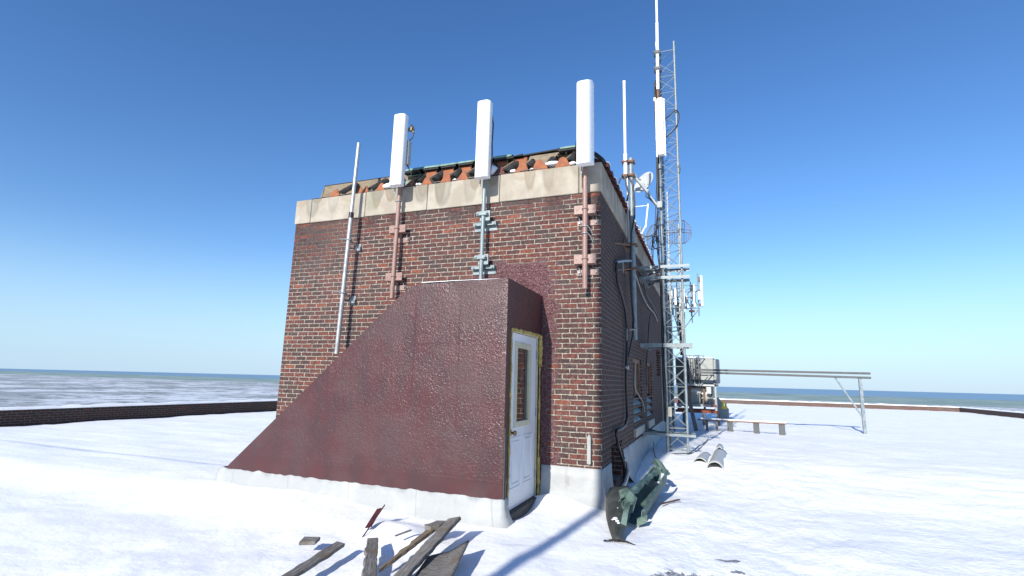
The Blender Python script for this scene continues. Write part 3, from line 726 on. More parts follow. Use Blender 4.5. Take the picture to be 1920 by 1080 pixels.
def wall_antenna(px, D, pz0, pz1, pr_, mat, az0, az1, zc, style, label, leanp=0, leana=0, aoff=0, w_=.215):
    t = thing('panel_antenna', (px, -D, pz0), label, 'antenna', 'white panel antennas on the brick wall')
    def on(z): return Vector((px+leanp*(z-pz0), -D, z))
    mb = MB(); mb.cyl(on(pz0), on(pz1), pr_, 22); mb.build('pole', mat, t)
    panel_head(t, px+leanp*(az0-pz0)+aoff, -D-.165, az0, az1, w_, .13, leana)
    mb = MB()
    for z in (az0+.12, az1-.14):
        p = on(min(z, pz1-.03)); mb.box(p.x-.045, p.x+.045, -D-.11, -D-.03, z-.03, z+.03); mb.box(p.x-.06, p.x+.06, -D+pr_, -D+pr_+.02, z-.03, z+.03)
    mb.cyl(on(az0-.09)+Vector((-.03, -.09, 0)), on(az0+.02)+Vector((-.03, -.09, 0)), .012, 8)
    mb.build('antenna_bracket', 'galvanised', t)
    for z in zc:
        p = on(z); b = MB()
        if style == 'pink':
            b.box(p.x-.155, p.x+.145, -D+.012, -D+.03, z-.062, z+.062); b.box(p.x-.155, p.x+.145, -.03, -D+.03, z-.066, z-.056)
            b.box(p.x-.14, p.x+.16, -.012, -.001, z-.20, z-.12); b.box(p.x-.02, p.x+.02, -.035, -.001, z-.125, z-.06)
            b.tube([p+Vector(((pr_+.006)*math.cos(a), (pr_+.006)*math.sin(a), 0)) for a in [i*math.pi/10 for i in range(20)]], .008, 6, closed=True)
            for s_ in (-.12, .115): b.cyl((p.x+s_, -D+.012, z+.0), (p.x+s_, -D+.004, z+.0), .009, 8)
            b.build('wall_bracket', 'pink_paint', t, bevel=.002)
            q = MB()
            for s_ in (-.105, .13): q.cyl((p.x+s_, -.04, z-.16), (p.x+s_, -.001, z-.16), .014, 8); q.tube([(p.x+s_, -.05, z-.10), (p.x+s_+.02, -.07, z-.14), (p.x+s_+.025, -.05, z-.19)], .005, 6)
            q.build('bolt', 'galvanised', t)
        else:
            b.box(p.x-.20, p.x+.17, -.012, -.001, z-.22, z-.10); b.box(p.x-.20, p.x+.17, -.075, -.012, z-.112, z-.10)
            b.box(p.x-.20, p.x+.17, -.075, -.065, z-.15, z-.112)
            b.box(p.x-.06, p.x+.10, -D+.01, -D+.022, z-.10, z+.055); b.box(p.x-.05, p.x+.08, -D+.022, -.01, z-.108, z-.098)
            b.box(p.x-.095, p.x+.075, -D-pr_-.012, -D-pr_+.01, z-.028, z+.028)
            for s_ in (-.075, .065):
                b.cyl((p.x+s_, -D-pr_-.03, z), (p.x+s_, -D+.06, z), .008, 8); b.cyl((p.x+s_, -D-pr_-.026, z), (p.x+s_, -D-pr_-.012, z), .018, 6)
            for s_ in (-.16, .14): b.cyl((p.x+s_, -.09, z-.13), (p.x+s_, -.06, z-.13), .014, 6)
            b.build('wall_bracket', 'grey_pipe', t, bevel=.002)
    return t
a2 = wall_antenna(-3.205, .138, 2.715, 5.3, .033, 'pink_paint', 4.47, 5.66, (3.83, 3.06), 'pink',
                  'white panel antenna on pinkish pipe with amplifier box behind it, left of the three', leanp=0.008, leana=.0, aoff=.04)
mb = MB(); mb.box(-3.10, -3.03, -.22, -.12, 4.86, 5.27); mb.build('amplifier', 'dish_grey', a2, bevel=.008)
mb = MB(); mb.tube([(-3.07, -.17, 4.88), (-3.03, -.17, 4.80), (-2.99, -.15, 4.72), (-2.975, -.1, 4.62), (-2.99, -.05, 4.55), (-3.0, .1, 4.62)], .010, 8)
mb.tube([(-3.06, -.17, 5.27), (-3.01, -.17, 5.31), (-2.985, -.17, 5.36), (-2.99, -.17, 5.42), (-3.03, -.17, 5.5)], .009, 8); mb.tube([(-3.03, -.18, 5.54), (-2.99, -.18, 5.5), (-2.975, -.18, 5.45)], .014, 8)
mb.build('cable', 'black_rubber', a2)
mb = MB(); mb.box(-3.05, -3.0, -.20, -.15, 5.44, 5.50); mb.cyl((-3.0, -.17, 5.44), (-2.975, -.17, 5.40), .014, 8); mb.build('connector', 'brass', a2)
a3 = wall_antenna(-1.706, .152, 2.93, 5.62, .030, 'grey_pipe', 4.41, 5.61, (3.92, 3.26), 'grey',
                  'white panel antenna on grey pipe and clamps above the maroon enclosure', leanp=.004, aoff=.03)
mb = MB()
mb.tube([(-1.60, -.19, 5.45), (-1.575, -.19, 5.3), (-1.585, -.19, 5.0), (-1.575, -.19, 4.8), (-1.60, -.19, 4.5)], .012, 6)
mb.build('cable', 'unit_dark', a3)
a4 = wall_antenna(-.188, .14, 2.74, 5.665, .034, 'pink_paint', 4.42, 5.635, (3.85, 3.15), 'pink',
                  'white panel antenna on pinkish pipe beside the corner of the brick wall', leanp=.003, aoff=.035, w_=.23)
mb = MB(); mb.tube([(-.25, -.15, 4.98), (-.30, -.12, 4.93), (-.34, -.05, 4.82), (-.38, .1, 4.74), (-.42, .25, 4.78)], .010, 8); mb.tube([(-.215, -.11, 4.45), (-.24, -.06, 4.38), (-.245, -.04, 4.2)], .009, 8); mb.build('cable', 'black_rubber', a4)
for o_, x, z, lab in ((a2, -3.2, 4.28, 1), (a4, -.188, 3.60, 1), (a4, -.188, 3.50, 1)):
    mb = MB(); mb.tube([(x+.045*math.cos(a), -.14+.045*math.sin(a), z) for a in [i*math.pi/8 for i in range(16)]], .007, 6, closed=True)
    if z < 4: mb.tube([(x+.04, -.15, z), (x+.06, -.10, z-.02), (x+.09, -.03, z-.10)], .008, 6)
    mb.build('strap', 'bright_steel', o_)
t = MB(); t.box(-.185, -.135, -.05, -.012, .50, .84); t.box(-.175, -.145, -.03, -.001, .485, .86)
tag(t.build('wall_bracket', 'unit_grey', None, (-.16, 0, .67), bevel=.005), 'short grey upright metal channel screwed to the bricks near the base of the corner', 'bracket')

# ------------------------------------------------------------ side wall pole with whip, and its cables
t = thing('antenna_pole', (.145, 2.15, 2.2), 'grey pole on side wall struts carrying a slim white whip antenna', 'antenna pole')
mb = MB(); mb.cyl((.15, 2.15, 2.25), (.135, 2.15, 5.54), .043, 20); mb.build('pole', 'tower_steel', t)
mb = MB(); mb.cyl((.075, 2.13, 3.95), (.068, 2.13, 5.42), .018, 10); mb.build('conduit', 'bright_steel', t)
mb = MB(); mb.cyl((.045, 2.1, 5.18), (.045, 2.1, 5.62), .034, 14); mb.cyl((.045, 2.1, 5.62), (.045, 2.1, 7.03), .025, 14); mb.cyl((.045, 2.1, 7.03), (.045, 2.1, 7.07), .028, 14); mb.build('whip_antenna', 'white_plastic', t)
for z in (5.46, 5.20):
    mb = MB(); mb.bar((-.02, 2.06, z), (.21, 2.08, z), .02, .035); mb.bar((-.02, 2.20, z), (.21, 2.20, z), .02, .035)
    for x in (-.01, .09, .195): mb.cyl((x, 2.02, z), (x, 2.24, z), .010, 6)
    mb.build('clamp', 'rusty_steel', t)
for z in (3.91, 3.48):
    mb = MB(); mb.bar((.0, 2.09, z), (.22, 2.09, z), .02, .04); mb.bar((.0, 2.21, z), (.22, 2.21, z), .02, .04); mb.box(.001, .014, 2.0, 2.3, z-.07, z+.07); mb.bar((.015, 1.02, z-.25), (.11, 2.09, z-.01), .02, .02); mb.build('strut', 'rusty_steel', t)
mb = MB(); mb.bar((.03, 1.05, 3.36), (.08, 1.45, 3.47), .04, .035); mb.bar((.08, 1.45, 3.47), (.12, 2.1, 3.62), .04, .035); mb.bar((.08, 1.42, 3.47), (.08, 1.44, 3.27), .02, .02); mb.build('outrigger', 'tower_steel', t)
mb = MB(); mb.tube([(.045, 2.1, 5.18), (.05, 2.1, 5.05), (.09, 2.1, 4.86), (.06, 2.1, 4.72), (.01, 2.1, 4.72), (-.04, 2.1, 4.80), (-.08, 2.1, 4.95), (-.08, 2.1, 5.06), (-.05, 2.1, 5.15), (.03, 2.1, 5.21), (.10, 2.1, 5.19), (.17, 2.1, 5.0), (.195, 2.1, 4.7), (.19, 2.1, 4.4), (.13, 2.08, 4.1), (.11, 2.08, 3.7), (.10, 2.08, 3.3), (.12, 2.08, 2.9), (.15, 2.08, 2.6), (.13, 2.08, 2.35), (.10, 2.0, 2.15), (.07, 1.9, 1.95)], .014, 8)
mb.build('cable', 'black_rubber', t)
mb = MB(); mb.cyl((.08, 2.09, 2.42), (.20, 2.09, 2.42), .025, 8); mb.build('strap', 'bright_steel', t)
cb = MB()
cb.tube([(.04, 1.05, 3.36), (.04, 1.02, 3.25), (.05, 1.05, 3.04), (.05, 1.45, 2.90), (.05, 1.80, 2.72), (.05, 1.98, 2.40), (.05, 1.88, 2.0), (.05, 1.79, 1.77), (.05, 1.76, 1.55), (.05, 1.80, 1.33), (.05, 1.84, 1.10), (.055, 1.80, .98), (.06, 1.55, .88), (.06, 1.2, .855), (.06, .75, .865), (.06, .72, .83), (.06, .85, .66), (.06, 1.08, .52), (.08, 1.20, .38), (.10, 1.22, .22), (.12, 1.15, .08)], .022, 10)
tag(cb.build('conduit', 'black_rubber', None), 'thick black conduit snaking down the shaded side wall to the dark opening', 'conduit')
mb = MB(); mb.tube([(.09, 1.16, .44), (.13, 1.24, .38), (.15, 1.2, .25), (.13, 1.0, .13), (.10, .8, .08), (.10, .65, .06)], .028, 10)
for k in range(14): pass
tag(mb.build('flexible_pipe', 'bright_steel', None), 'bright corrugated flexible pipe curling out below the dark opening', 'pipe')
mb = MB(); mb.cyl((.04, 1.80, 1.77), (.09, 1.80, 1.77), .035, 12); mb.cyl((.05, 1.86, 1.8), (.05, 1.95, 2.42), .008, 8)
tag(mb.build('junction_fitting', 'bright_steel', None, (.05, 1.8, 1.77)), 'small bright round fitting on the black conduit halfway down the side wall', 'fitting')
def wire(pts, r, mat, name, label, cat='cable'):
    # Catmull-Rom through the points
    P = [Vector(p) for p in pts]; P = [P[0]]+P+[P[-1]]; out = []
    for i in range(1, len(P)-2):
        for k in range(6):
            u = k/6; a, b, c, d = P[i-1:i+3]
            out.append(.5*((2*b)+(c-a)*u+(2*a-5*b+4*c-d)*u*u+(3*b-a-3*c+d)*u**3))
    out.append(P[-2]); mb = MB(); mb.tube(out, r, 8)
    return tag(mb.build(name, mat, None), label, cat)
wire([(.15, 2.15, 3.55), (.10, 2.5, 3.60), (.06, 2.9, 3.62), (.05, 3.6, 3.5), (.05, 4.4, 3.35), (.05, 5.4, 3.28), (.05, 6.6, 3.3), (.05, 7.6, 3.2)], .014, 'unit_grey', 'cable', 'pale grey cable running from the wall pole towards the tower along the side wall')
wire([(.16, 2.2, 3.62), (.10, 2.7, 3.72), (.05, 3.4, 3.80), (.05, 4.3, 3.75), (.05, 5.0, 3.5), (.05, 6.2, 3.45), (.05, 8, 3.35)], .014, 'black_rubber', 'cable', 'black cable looping above the pale one along the side wall near the tower')
wire([(.05, 5.9, 3.2), (.05, 5.4, 2.9), (.05, 5.1, 2.45), (.05, 4.9, 2.2), (.05, 4.6, 1.8), (.05, 4.7, 1.5)], .012, 'black_rubber', 'cable', 'thin black cable dropping behind the grey tower beam to the bricked window')
wire([(.05, 2.98, 1.95), (.03, 2.95, 1.6), (.03, 3.05, 1.42), (.04, 3.5, 1.28), (.04, 4.0, 1.15), (.04, 4.3, .95)], .010, 'unit_grey', 'cable', 'thin tan wire hanging across the two louvred vents')

# ------------------------------------------------------------ lattice tower
TX0, TX1, TY, TZ = .485, .865, 4.12, 8.95
LEGS = [(TX0, TY), (TX1, TY), (TX0+.04, TY+.34)]
t = thing('lattice_tower', (.675, 4.25, .1), 'tall triangular galvanised lattice tower standing in snow beside the side wall', 'tower')
for i, (x, y) in enumerate(LEGS):
    mb = MB(); r = .028 if i else .034
    mb.cyl((x, y, -.05), (x, y, TZ+(.15 if i == 1 else 0)), r-.004, 14)
    for z in (3.1, 6.15): mb.cyl((x, y, z-.06), (x, y, z+.06), r+.006, 12)
    mb.build('leg', 'tower_steel', t)
for (a, b) in ((0, 1), (1, 2), (2, 0)):
    mb = MB(); z = .28; k = 0
    (x0, y0), (x1, y1) = LEGS[a], LEGS[b]
    while z < TZ-.3:
        mb.cyl((x0, y0, z), (x1, y1, z), .007, 6)
        mb.cyl((x0, y0, z+.03), (x1, y1, z+.37), .006, 6); mb.cyl((x1, y1, z+.03), (x0, y0, z+.37), .006, 6)
        z += .40
    mb.cyl((x0, y0, TZ-.05), (x1, y1, TZ-.05), .009, 6)
    mb.build('bracing', 'tower_steel', t)
for z, dz in ((.55, .05), (2.30, .08), (3.93, .06), (3.70, .06)):
    mb = MB()
    mb.box(.03, 1.02, TY-.055, TY-.045, z-dz/2, z+dz/2); mb.box(.03, 1.02, TY-.045, TY-.02, z+dz/2-.008, z+dz/2-.002)
    mb.box(.03, 1.0, TY+.39, TY+.40, z-dz/2, z+dz/2); mb.box(.032, 1.0, TY+.34, TY+.39, z+dz/2-.008, z+dz/2-.002)
    mb.box(.004, .03, TY-.10, TY+1.0, z-dz/2, z+dz/2); mb.box(.03, .12, TY-.04, TY+.95, z-dz/2, z-dz/2+.008)
    mb.bar((.03, TY+.95, z), (TX0, TY+.05, z), .03, dz*.7)
    mb.build('wall_beam', 'tower_steel', t)
# coax bundle on the left leg
mb = MB()
for k in range(4):
    pts = []
    for i in range(60):
        z = .8+i*.125; a = k*1.5; sway = .025*nz(z*1.1, k*3.3)+(.07*math.exp(-((z-4.7)/.5)**2) if k % 2 else 0)
        pts.append((TX0-.035+.022*math.cos(a)-sway, TY-.03+.022*math.sin(a), z))
    mb.tube(pts, .011, 6)
mb.build('coax_bundle', 'black_rubber', t)
mb = MB()
for z in [4.0+.42*i for i in range(12)]: mb.tube([(TX0+.045*math.cos(a), TY-.005+.045*math.sin(a), z) for a in [i*math.pi/6 for i in range(12)]], .006, 5, closed=True)
mb.build('cable_tie', 'black_rubber', t)
mb = MB(); mb.box(TX0+.03, TX0+.10, TY-.06, TY-.03, .90, 1.08); mb.build('junction_box', 'block_stone', t)
# tall whip up the left leg, right out of the frame
t = thing('whip_antenna', (.46, 4.05, 7.7), 'tall white whip antenna clamped to the tower top, rising out of the frame', 'antenna')
mb = MB(); mb.cyl((.50, 4.05, 7.95), (.52, 4.05, 9.6), .034, 14); mb.cyl((.52, 4.05, 9.6), (.54, 4.05, 12.6), .026, 14); mb.build('mast', 'white_plastic', t)
mb = MB(); mb.cyl((.50, 4.05, 7.6), (.50, 4.05, 8.0), .03, 12); mb.build('base', 'rusty_steel', t)
for z in (8.85, 8.45):
    mb = MB(); mb.box(.43, .58, 3.99, 4.01, z-.03, z+.03); mb.box(.43, .58, 4.10, 4.16, z-.03, z+.03)
    for x in (.44, .57): mb.cyl((x, 3.97, z), (x, 4.2, z), .01, 6)
    mb.build('clamp', 'unit_dark', t)
mb = MB(); mb.tube([(.5, 4.04, 8.1), (.43, 4.03, 8.0), (.42, 4.03, 7.7), (.44, 4.03, 7.4), (.46, 4.05, 7.1), (.47, 4.06, 6.5)], .012, 8); mb.build('cable', 'black_rubber', t)
mb = MB(); mb.box(.41, .445, 4.0, 4.04, 7.66, 7.74); mb.build('connector', 'white_plastic', t)
mb = MB(); mb.cyl((.50, 4.02, 8.9), (.49, 4.02, 9.1), .018, 8); mb.build('stub', 'white_plastic', t)
# panel with perforated side rails
t = thing('panel_antenna', (.55, 3.95, 6.3), 'white flat panel antenna with perforated side flanges on the lattice tower', 'antenna')
mb = MB(); mb.box(.48, .60, 3.86, 3.98, 6.33, 7.64); mb.build('radome', 'white_plastic', t, bevel=.012, seg=2)
for s_, x in ((-1, .455), (1, .625)):
    mb = MB(); mb.box(x-.012, x+.012, 3.90, 3.985, 6.31, 7.62); mb.build('flange', 'white_plastic', t)
    mb = MB()
    for i in range(30): mb.box(x-.008, x+.008, 3.893, 3.899, 6.345+i*.0425, 6.362+i*.0425)
    mb.build('slot_row', 'unit_dark', t)
mb = MB(); mb.box(.47, .52, 3.98, 4.12, 6.5, 6.56); mb.box(.47, .52, 3.98, 4.12, 7.4, 7.46); mb.build('bracket', 'galvanised', t)
wire([(.62, 4.0, 7.18), (.72, 4.05, 7.28), (.84, 4.05, 7.38), (.90, 4.08, 7.36), (.92, 4.1, 7.24), (.86, 4.08, 7.02), (.75, 4.05, 6.88), (.64, 4.03, 6.78)], .013, 'black_rubber', 'cable', 'black coax loop bulging past the right leg of the tower behind the white panel')
wire([(.87, 4.09, 6.12), (.90, 4.09, 6.05), (.88, 4.09, 5.95)], .016, 'unit_dark', 'cable_tail', 'short dark cable tail taped to the right leg of the tower')
# satellite dish
t = thing('satellite_dish', (.48, 4.05, 5.25), 'pale grey oval satellite dish on a bent arm from the tower', 'satellite dish')
dc = Vector((.135, 4.15, 5.86)); nd = Vector((-.36, -.86, .20)).normalized(); ux = Vector((0, 0, 1)).cross(nd).normalized(); uy = nd.cross(ux)
ux, uy = (ux*math.cos(.7)-uy*math.sin(.7)), (ux*math.sin(.7)+uy*math.cos(.7))
mb = MB(); ra, rb = .185, .265
mb.grid(lambda u, v: dc+ux*(ra*v*math.cos(2*math.pi*u))+uy*(rb*v*math.sin(2*math.pi*u))+nd*(.06*v*v-.06), 40, 8); mb.build('reflector', 'dish_grey', t, solid=.01)
mb = MB(); foot = Vector((.235, 4.02, 5.56)); feed = Vector((-.035, 3.86, 5.90))
mb.bar(foot, feed, .05, .045); mb.bar(dc-nd*.07, foot+Vector((0, .06, 0)), .05, .05); mb.bar(feed+Vector((.04, .04, -.02)), dc-ux*.05+nd*.06, .03, .03)
mb.tube([(.47, 4.07, 5.26), (.40, 4.08, 5.30), (.30, 4.06, 5.44), foot], .024, 10); mb.build('arm', 'dish_grey', t)
mb = MB(); mb.box(-.05, .05, -.045, .045, -.06, .06, Matrix.Translation(feed) @ nd.to_track_quat('Z', 'Y').to_matrix().to_4x4()); mb.cyl(feed, feed-nd*.09, .03, 10); mb.build('feed_horn', 'dish_grey', t, bevel=.008)
mb = MB(); mb.box(.42, .52, 4.0, 4.08, 5.20, 5.34); mb.build('mount', 'unit_grey', t, bevel=.006)
mb = MB()
for k in range(3): mb.tube([foot+Vector((-.04+.03*k, 0, .02)), foot+Vector((-.05+.03*k, -.03, -.10)), (.26+.02*k, 4.03, 5.42), (.38, 4.05, 5.27), (.45, 4.03, 5.1)], .007, 6)
mb.build('cable', 'black_rubber', t)
# wire grid dishes
def grid_ant(loc, yawr, w_, h_, n_, label, r=.0060):
    t = thing('grid_antenna', loc, label, 'antenna', 'wire grid antennas on the tower')
    Mx = Matrix.Rotation(yawr, 4, 'Z'); L = Vector(loc)
    def P(x, z): return L+Mx@Vector((x, -.12+.5*(x*x+z*z)/(w_*.9), z))
    def hh(x):
        a = abs(x)/(w_/2); return h_/2*(1 if a < .45 else 1-.62*((a-.45)/.55)**1.6)
    mb = MB()
    for i in range(n_+1):
        x = -w_/2+w_*i/n_; h = hh(x); mb.tube([P(x, -h+2*h*k/8) for k in range(9)], r, 5)
    mb.build('wire_grid', 'wire_steel', t)
    mb = MB(); rim = [P(-w_/2+w_*i/20, hh(-w_/2+w_*i/20)) for i in range(21)]+[P(w_/2-w_*i/20, -hh(w_/2-w_*i/20)) for i in range(21)]
    mb.tube(rim, r*1.5, 6, closed=True)
    for z in (.03, -.03): mb.tube([P(-w_/2+w_*i/12, z) for i in range(13)], r*1.4, 6)
    mb.build('rim', 'wire_steel', t)
    mb = MB(); c = L+Mx@Vector((0, -.12, 0)); e = L+Mx@Vector((.02, -.42, -.08)); mb.tube([c, e], .012, 8); mb.box(e.x-.03, e.x+.03, e.y-.02, e.y+.02, e.z-.05, e.z+.05); mb.build('feed', 'unit_dark', t)
grid_ant((.755, 4.62, 4.80), R(12), .62, .52, 17, 'rectangular wire grid antenna seen face on, right of the tower leg')
grid_ant((.345, 4.62, 4.74), R(-40), .56, .56, 13, 'wire grid antenna turned away at an angle, left of the tower leg')
wire([(.10, 8.5, 4.45), (.12, 6.5, 4.40), (.2, 5.0, 4.42), (.28, 4.3, 4.52), (.40, 4.06, 4.75), (.46, 4.05, 5.0)], .010, 'black_rubber', 'cable', 'black cable swooping from the roof edge up to the left tower leg')
wire([(.10, 8.5, 4.40), (.14, 6.2, 4.36), (.22, 4.7, 4.45), (.32, 4.2, 4.52), (.42, 4.06, 4.5), (.45, 4.05, 4.45)], .009, 'black_rubber', 'cable', 'lower of the two black cables swooping from the roof edge to the tower')
wire([(.42, 4.04, 4.75), (.34, 4.05, 4.66), (.30, 4.05, 4.5), (.32, 4.05, 4.35), (.40, 4.04, 4.30), (.46, 4.04, 4.28)], .010, 'black_rubber', 'cable', 'black service loop hanging in front of the angled wire grid')
wire([(.41, 4.03, 4.6), (.40, 4.03, 4.2), (.43, 4.03, 3.9)], .009, 'black_rubber', 'cable', 'pair of straight drops beside the left tower leg above the top beams')

# ------------------------------------------------------------ antennas standing farther along the roof
def whip(loc, h, r, label, cat='antenna'):
    t = thing('whip_antenna', loc, label, cat, 'thin whips on the far roof edge'); x, y, z = loc
    mb = MB(); mb.cyl((x, y, z), (x, y, z+h*.45), r*1.35, 10); mb.build('mast', 'tower_steel', t)
    mb = MB(); mb.cyl((x, y, z+h*.45), (x, y, z+h), r, 10); mb.build('whip', 'dish_grey', t)
    return t
whip((.31, 9.0, .1), 7.3, .022, 'tall thin pale whip seen through the lattice tower, left of the three')
whip((.55, 10.5, .1), 6.7, .022, 'thin white whip behind the tower bracing, near its right leg')
whip((.12, 11.5, .1), 6.0, .022, 'short thin grey mast behind the lower tower, closest to the wall')
t = thing('dipole_antenna', (-.5, 8.8, 4.5), 'small forked white antenna above the tile edge behind the wall pole', 'antenna')
mb = MB(); mb.cyl((-.50, 8.8, 4.3), (-.50, 8.8, 6.3), .035, 10); mb.build('mast', 'tower_steel', t)
mb = MB(); mb.cyl((-.66, 8.8, 6.25), (-.74, 8.8, 7.0), .045, 10); mb.cyl((-.34, 8.8, 6.25), (-.25, 8.8, 7.0), .025, 10); mb.cyl((-.52, 8.8, 6.0), (-.66, 8.8, 6.3), .025, 8); mb.cyl((-.5, 8.8, 6.0), (-.34, 8.8, 6.3), .02, 8); mb.cyl((-.70, 8.8, 6.95), (-.27, 8.8, 6.95), .012, 6); mb.build('fork', 'white_plastic', t)
wire([(.45, 4.2, 6.7), (0, 8, 5.9), (-.9, 15, 4.6)], .010, 'wire_steel', 'guy_wire', 'fine guy wire slanting down from the tower behind the forked antenna', 'wire')
# sector frame on the far end of the wall
t = thing('pipe_outrigger', (.1, 13, 3.5), 'steel outrigger frame of pipes projecting from the far end of the side wall', 'frame')
mb = MB()
for z in (5.17, 4.93, 4.31): mb.cyl((.0, 13, z), (1.08, 13, z+.0), .022, 8)
mb.cyl((.05, 12.6, 4.66), (.85, 12.9, 4.70), .02, 8); mb.cyl((.45, 13, 3.5), (1.02, 13, 4.25), .02, 8); mb.cyl((.0, 13, 3.45), (.45, 13, 3.5), .02, 8)
for x in (.06, .30, .46): mb.cyl((x, 13, 3.3), (x, 13, 5.5), .024, 8)
mb.cyl((.06, 13, 4.31), (.46, 13, 4.93), .016, 6); mb.cyl((.5, 13, 4.93), (1.0, 13, 5.17), .016, 6)
mb.build('frame', 'tower_steel', t)
def sector(x, y, z0, z1, w_, label, off=.09):
    t = thing('panel_antenna', (x, y, z0), label, 'antenna', 'far panel antennas on the outrigger frame')
    mb = MB(); mb.cyl((x, y, z0-.35), (x, y, z1+.12), .024, 8); mb.build('pole', 'tower_steel', t)
    mb = MB(); mb.box(x+off, x+off+.07, y-w_/2, y+w_/2, z0, z1); mb.build('radome', 'white_plastic', t, bevel=.01)
    mb = MB(); mb.box(x+.02, x+off, y-.09, y+.03, z1-.22, z1-.05); mb.box(x+.02, x+off, y-.09, y+.03, z0+.02, z0+.1); mb.box(x+.02, x+off, y-.06, y+.03, (z0+z1)/2-.03, (z0+z1)/2+.05); mb.build('bracket', 'unit_dark', t)
    mb = MB(); mb.box(x-.02, x+off-.01, y-.16, y-.05, z0+.22, z0+.55); mb.build('amplifier', 'dish_grey', t, bevel=.01)
    mb = MB(); mb.tube([(x-.02, y-.1, z0+.6), (x-.10, y-.1, z0+.5), (x-.12, y-.1, z0+.2), (x-.03, y-.1, z0+.02)], .012, 6); mb.build('cable', 'black_rubber', t)
sector(1.04, 13, 4.36, 5.50, .25, 'far white panel antenna at the outer end of the outrigger frame, in clear sky')
sector(.78, 13.1, 4.36, 5.20, .22, 'far white panel antenna on the middle of the outrigger, right of the tower leg')
sector(.42, 12.6, 4.10, 4.95, .22, 'far white panel antenna on the outrigger frame seen between the two tower legs')
sector(.28, 12.9, 3.85, 4.55, .20, 'lowest far white panel antenna, seen through the tower lattice')
sector(.52, 13.2, 4.30, 4.80, .20, 'small far white panel behind the right tower leg, above the round fitting')
sector(.15, 12.4, 4.35, 4.95, .20, 'far white panel antenna nearest the wall, seen just right of the left tower leg')
mb = MB(); mb.cyl((.80, 12.9, 4.15), (.80, 12.9, 4.22), .10, 14); mb.cyl((.80, 12.9, 3.75), (.80, 12.9, 4.18), .014, 6)
tag(mb.build('lamp_disc', 'rusty_steel', None, (.8, 12.9, 4.1)), 'small round flat fitting hanging under the middle far panel antenna', 'fitting')
mb = MB()
for k in range(7):
    x = .20+.045*k; mb.tube([(x, 13.2, 5.0-.1*k), (x+.02, 13.2, 4.4), (x+.03*math.sin(k), 13.2, 3.9), (.33+.01*k, 13.2, 3.4), (.34+.012*k, 13.25, 2.6)], .014, 6)
tag(mb.build('cable_bundle', 'black_rubber', None), 'bundle of black cables hanging down behind the tower at the far end of the wall', 'cable bundle')

# ------------------------------------------------------------ equipment unit on its steel frame
UY = 14.0
t = thing('cooling_unit', (.9, 14.6, 0), 'grey boxy rooftop cooling unit on a steel frame, snow on top', 'cooling unit')
mb = MB(); mb.box(.10, 1.45, UY, UY+1.5, 1.58, 2.52); mb.build('casing', 'unit_grey', t, bevel=.015)
mb = MB(); mb.box(1.455, 1.67, UY-.05, UY+1.4, 1.60, 2.50); mb.build('side_hood', 'dish_grey', t, bevel=.06, seg=3)
mb = MB()
for a, b in ((.12, .60), (.72, 1.0)):
    mb.box(a, b, UY-.018, UY-.004, 1.62, 2.48)
mb.build('shade_panel', 'unit_dark', t)  # dark panels put the shade on the casing's left part into colour
mb = MB()
for k in range(14): mb.box(.15, 1.01, UY-.032, UY-.02, 1.70+k*.052, 1.712+k*.052)
mb.build('shade_grille', 'unit_dark', t)  # slats coloured dark to carry the same shade across the casing
mb = MB(); mb.grid(lambda u, v: Vector((.1+1.4*u, UY-.02+1.5*v, 2.525+.09*(math.sin(math.pi*v)**.35)*(math.sin(math.pi*u)**.25)*(1+.5*nz(u*6, v*4)))), 30, 10); mb.build('snow_cover', 'snow', t)
mb = MB(); mb.bar((.50, UY-.2, 2.62), (1.15, UY-.2, 2.62), .03, .03)
for x in (.62, .78, .94): mb.bar((x, UY-.2, 2.62), (x, UY-.2, 1.5), .03, .03)
mb.bar((1.15, UY-.2, 2.62), (.85, UY-.2, 2.2), .02, .03); mb.bar((.95, UY-.2, 1.5), (1.38, UY-.2, 2.0), .025, .03); mb.bar((.55, UY-.2, 2.0), (1.45, UY-.2, 2.0), .03, .03)
mb.build('guard_frame', 'tower_steel', t)
mb = MB()
for x in (.14, .55, 1.05, 1.45): mb.box(x, x+.07, UY+.1, UY+.17, .62, 1.58); mb.box(x, x+.07, UY+1.2, UY+1.27, .62, 1.58)
mb.build('leg', 'rusty_steel', t)
mb = MB(); mb.box(1.46, 1.53, UY-.1, UY-.04, .62, 1.58); mb.box(.10, 1.60, UY-.1, UY+1.5, 1.50, 1.575); mb.build('sill_frame', 'dish_grey', t)
mb = MB(); mb.grid(lambda u, v: Vector((.2+1.1*u, UY+.25+.9*v, 1.20+.25*math.sin(math.pi*v)**.5*(math.sin(math.pi*u)**.3))), 16, 8); mb.build('snow_drift', 'snow', t)
mb = MB(); mb.box(.15, 1.42, UY+1.1, UY+1.18, .84, 1.5); mb.build('rear_panel', 'block_stone', t)
mb = MB(); mb.box(.55, .95, UY+.2, UY+.9, .85, 1.25); mb.cyl((1.15, UY+.3, .85), (1.15, UY+.3, 1.2), .13, 16); mb.cyl((.95, UY+.2, 1.05), (1.4, UY+.2, 1.05), .03, 8); mb.tube([(1.25, UY+.1, .8), (1.25, UY+.1, .98), (1.35, UY+.15, 1.05), (1.36, UY+.4, 1.2)], .03, 8); mb.build('pump_set', 'unit_grey', t)
mb = MB(); mb.box(1.17, 1.34, UY-.05, UY+.1, 1.22, 1.48); mb.build('control_box', 'dish_grey', t, bevel=.01)
mb = MB(); mb.box(-.1+.2, 1.55, UY-.12, UY+1.5, .74, .84); mb.build('base_plinth', 'unit_grey', t)
mb = MB(); mb.box(1.32, 1.50, UY-.13, UY-.121, .76, .83); mb.box(.05, 1.55, UY-.1, UY-.02, .52, .62); mb.box(.05, 1.55, UY+1.2, UY+1.28, .52, .62); mb.build('skid_beam', 'rust_red', t)
mb = MB()
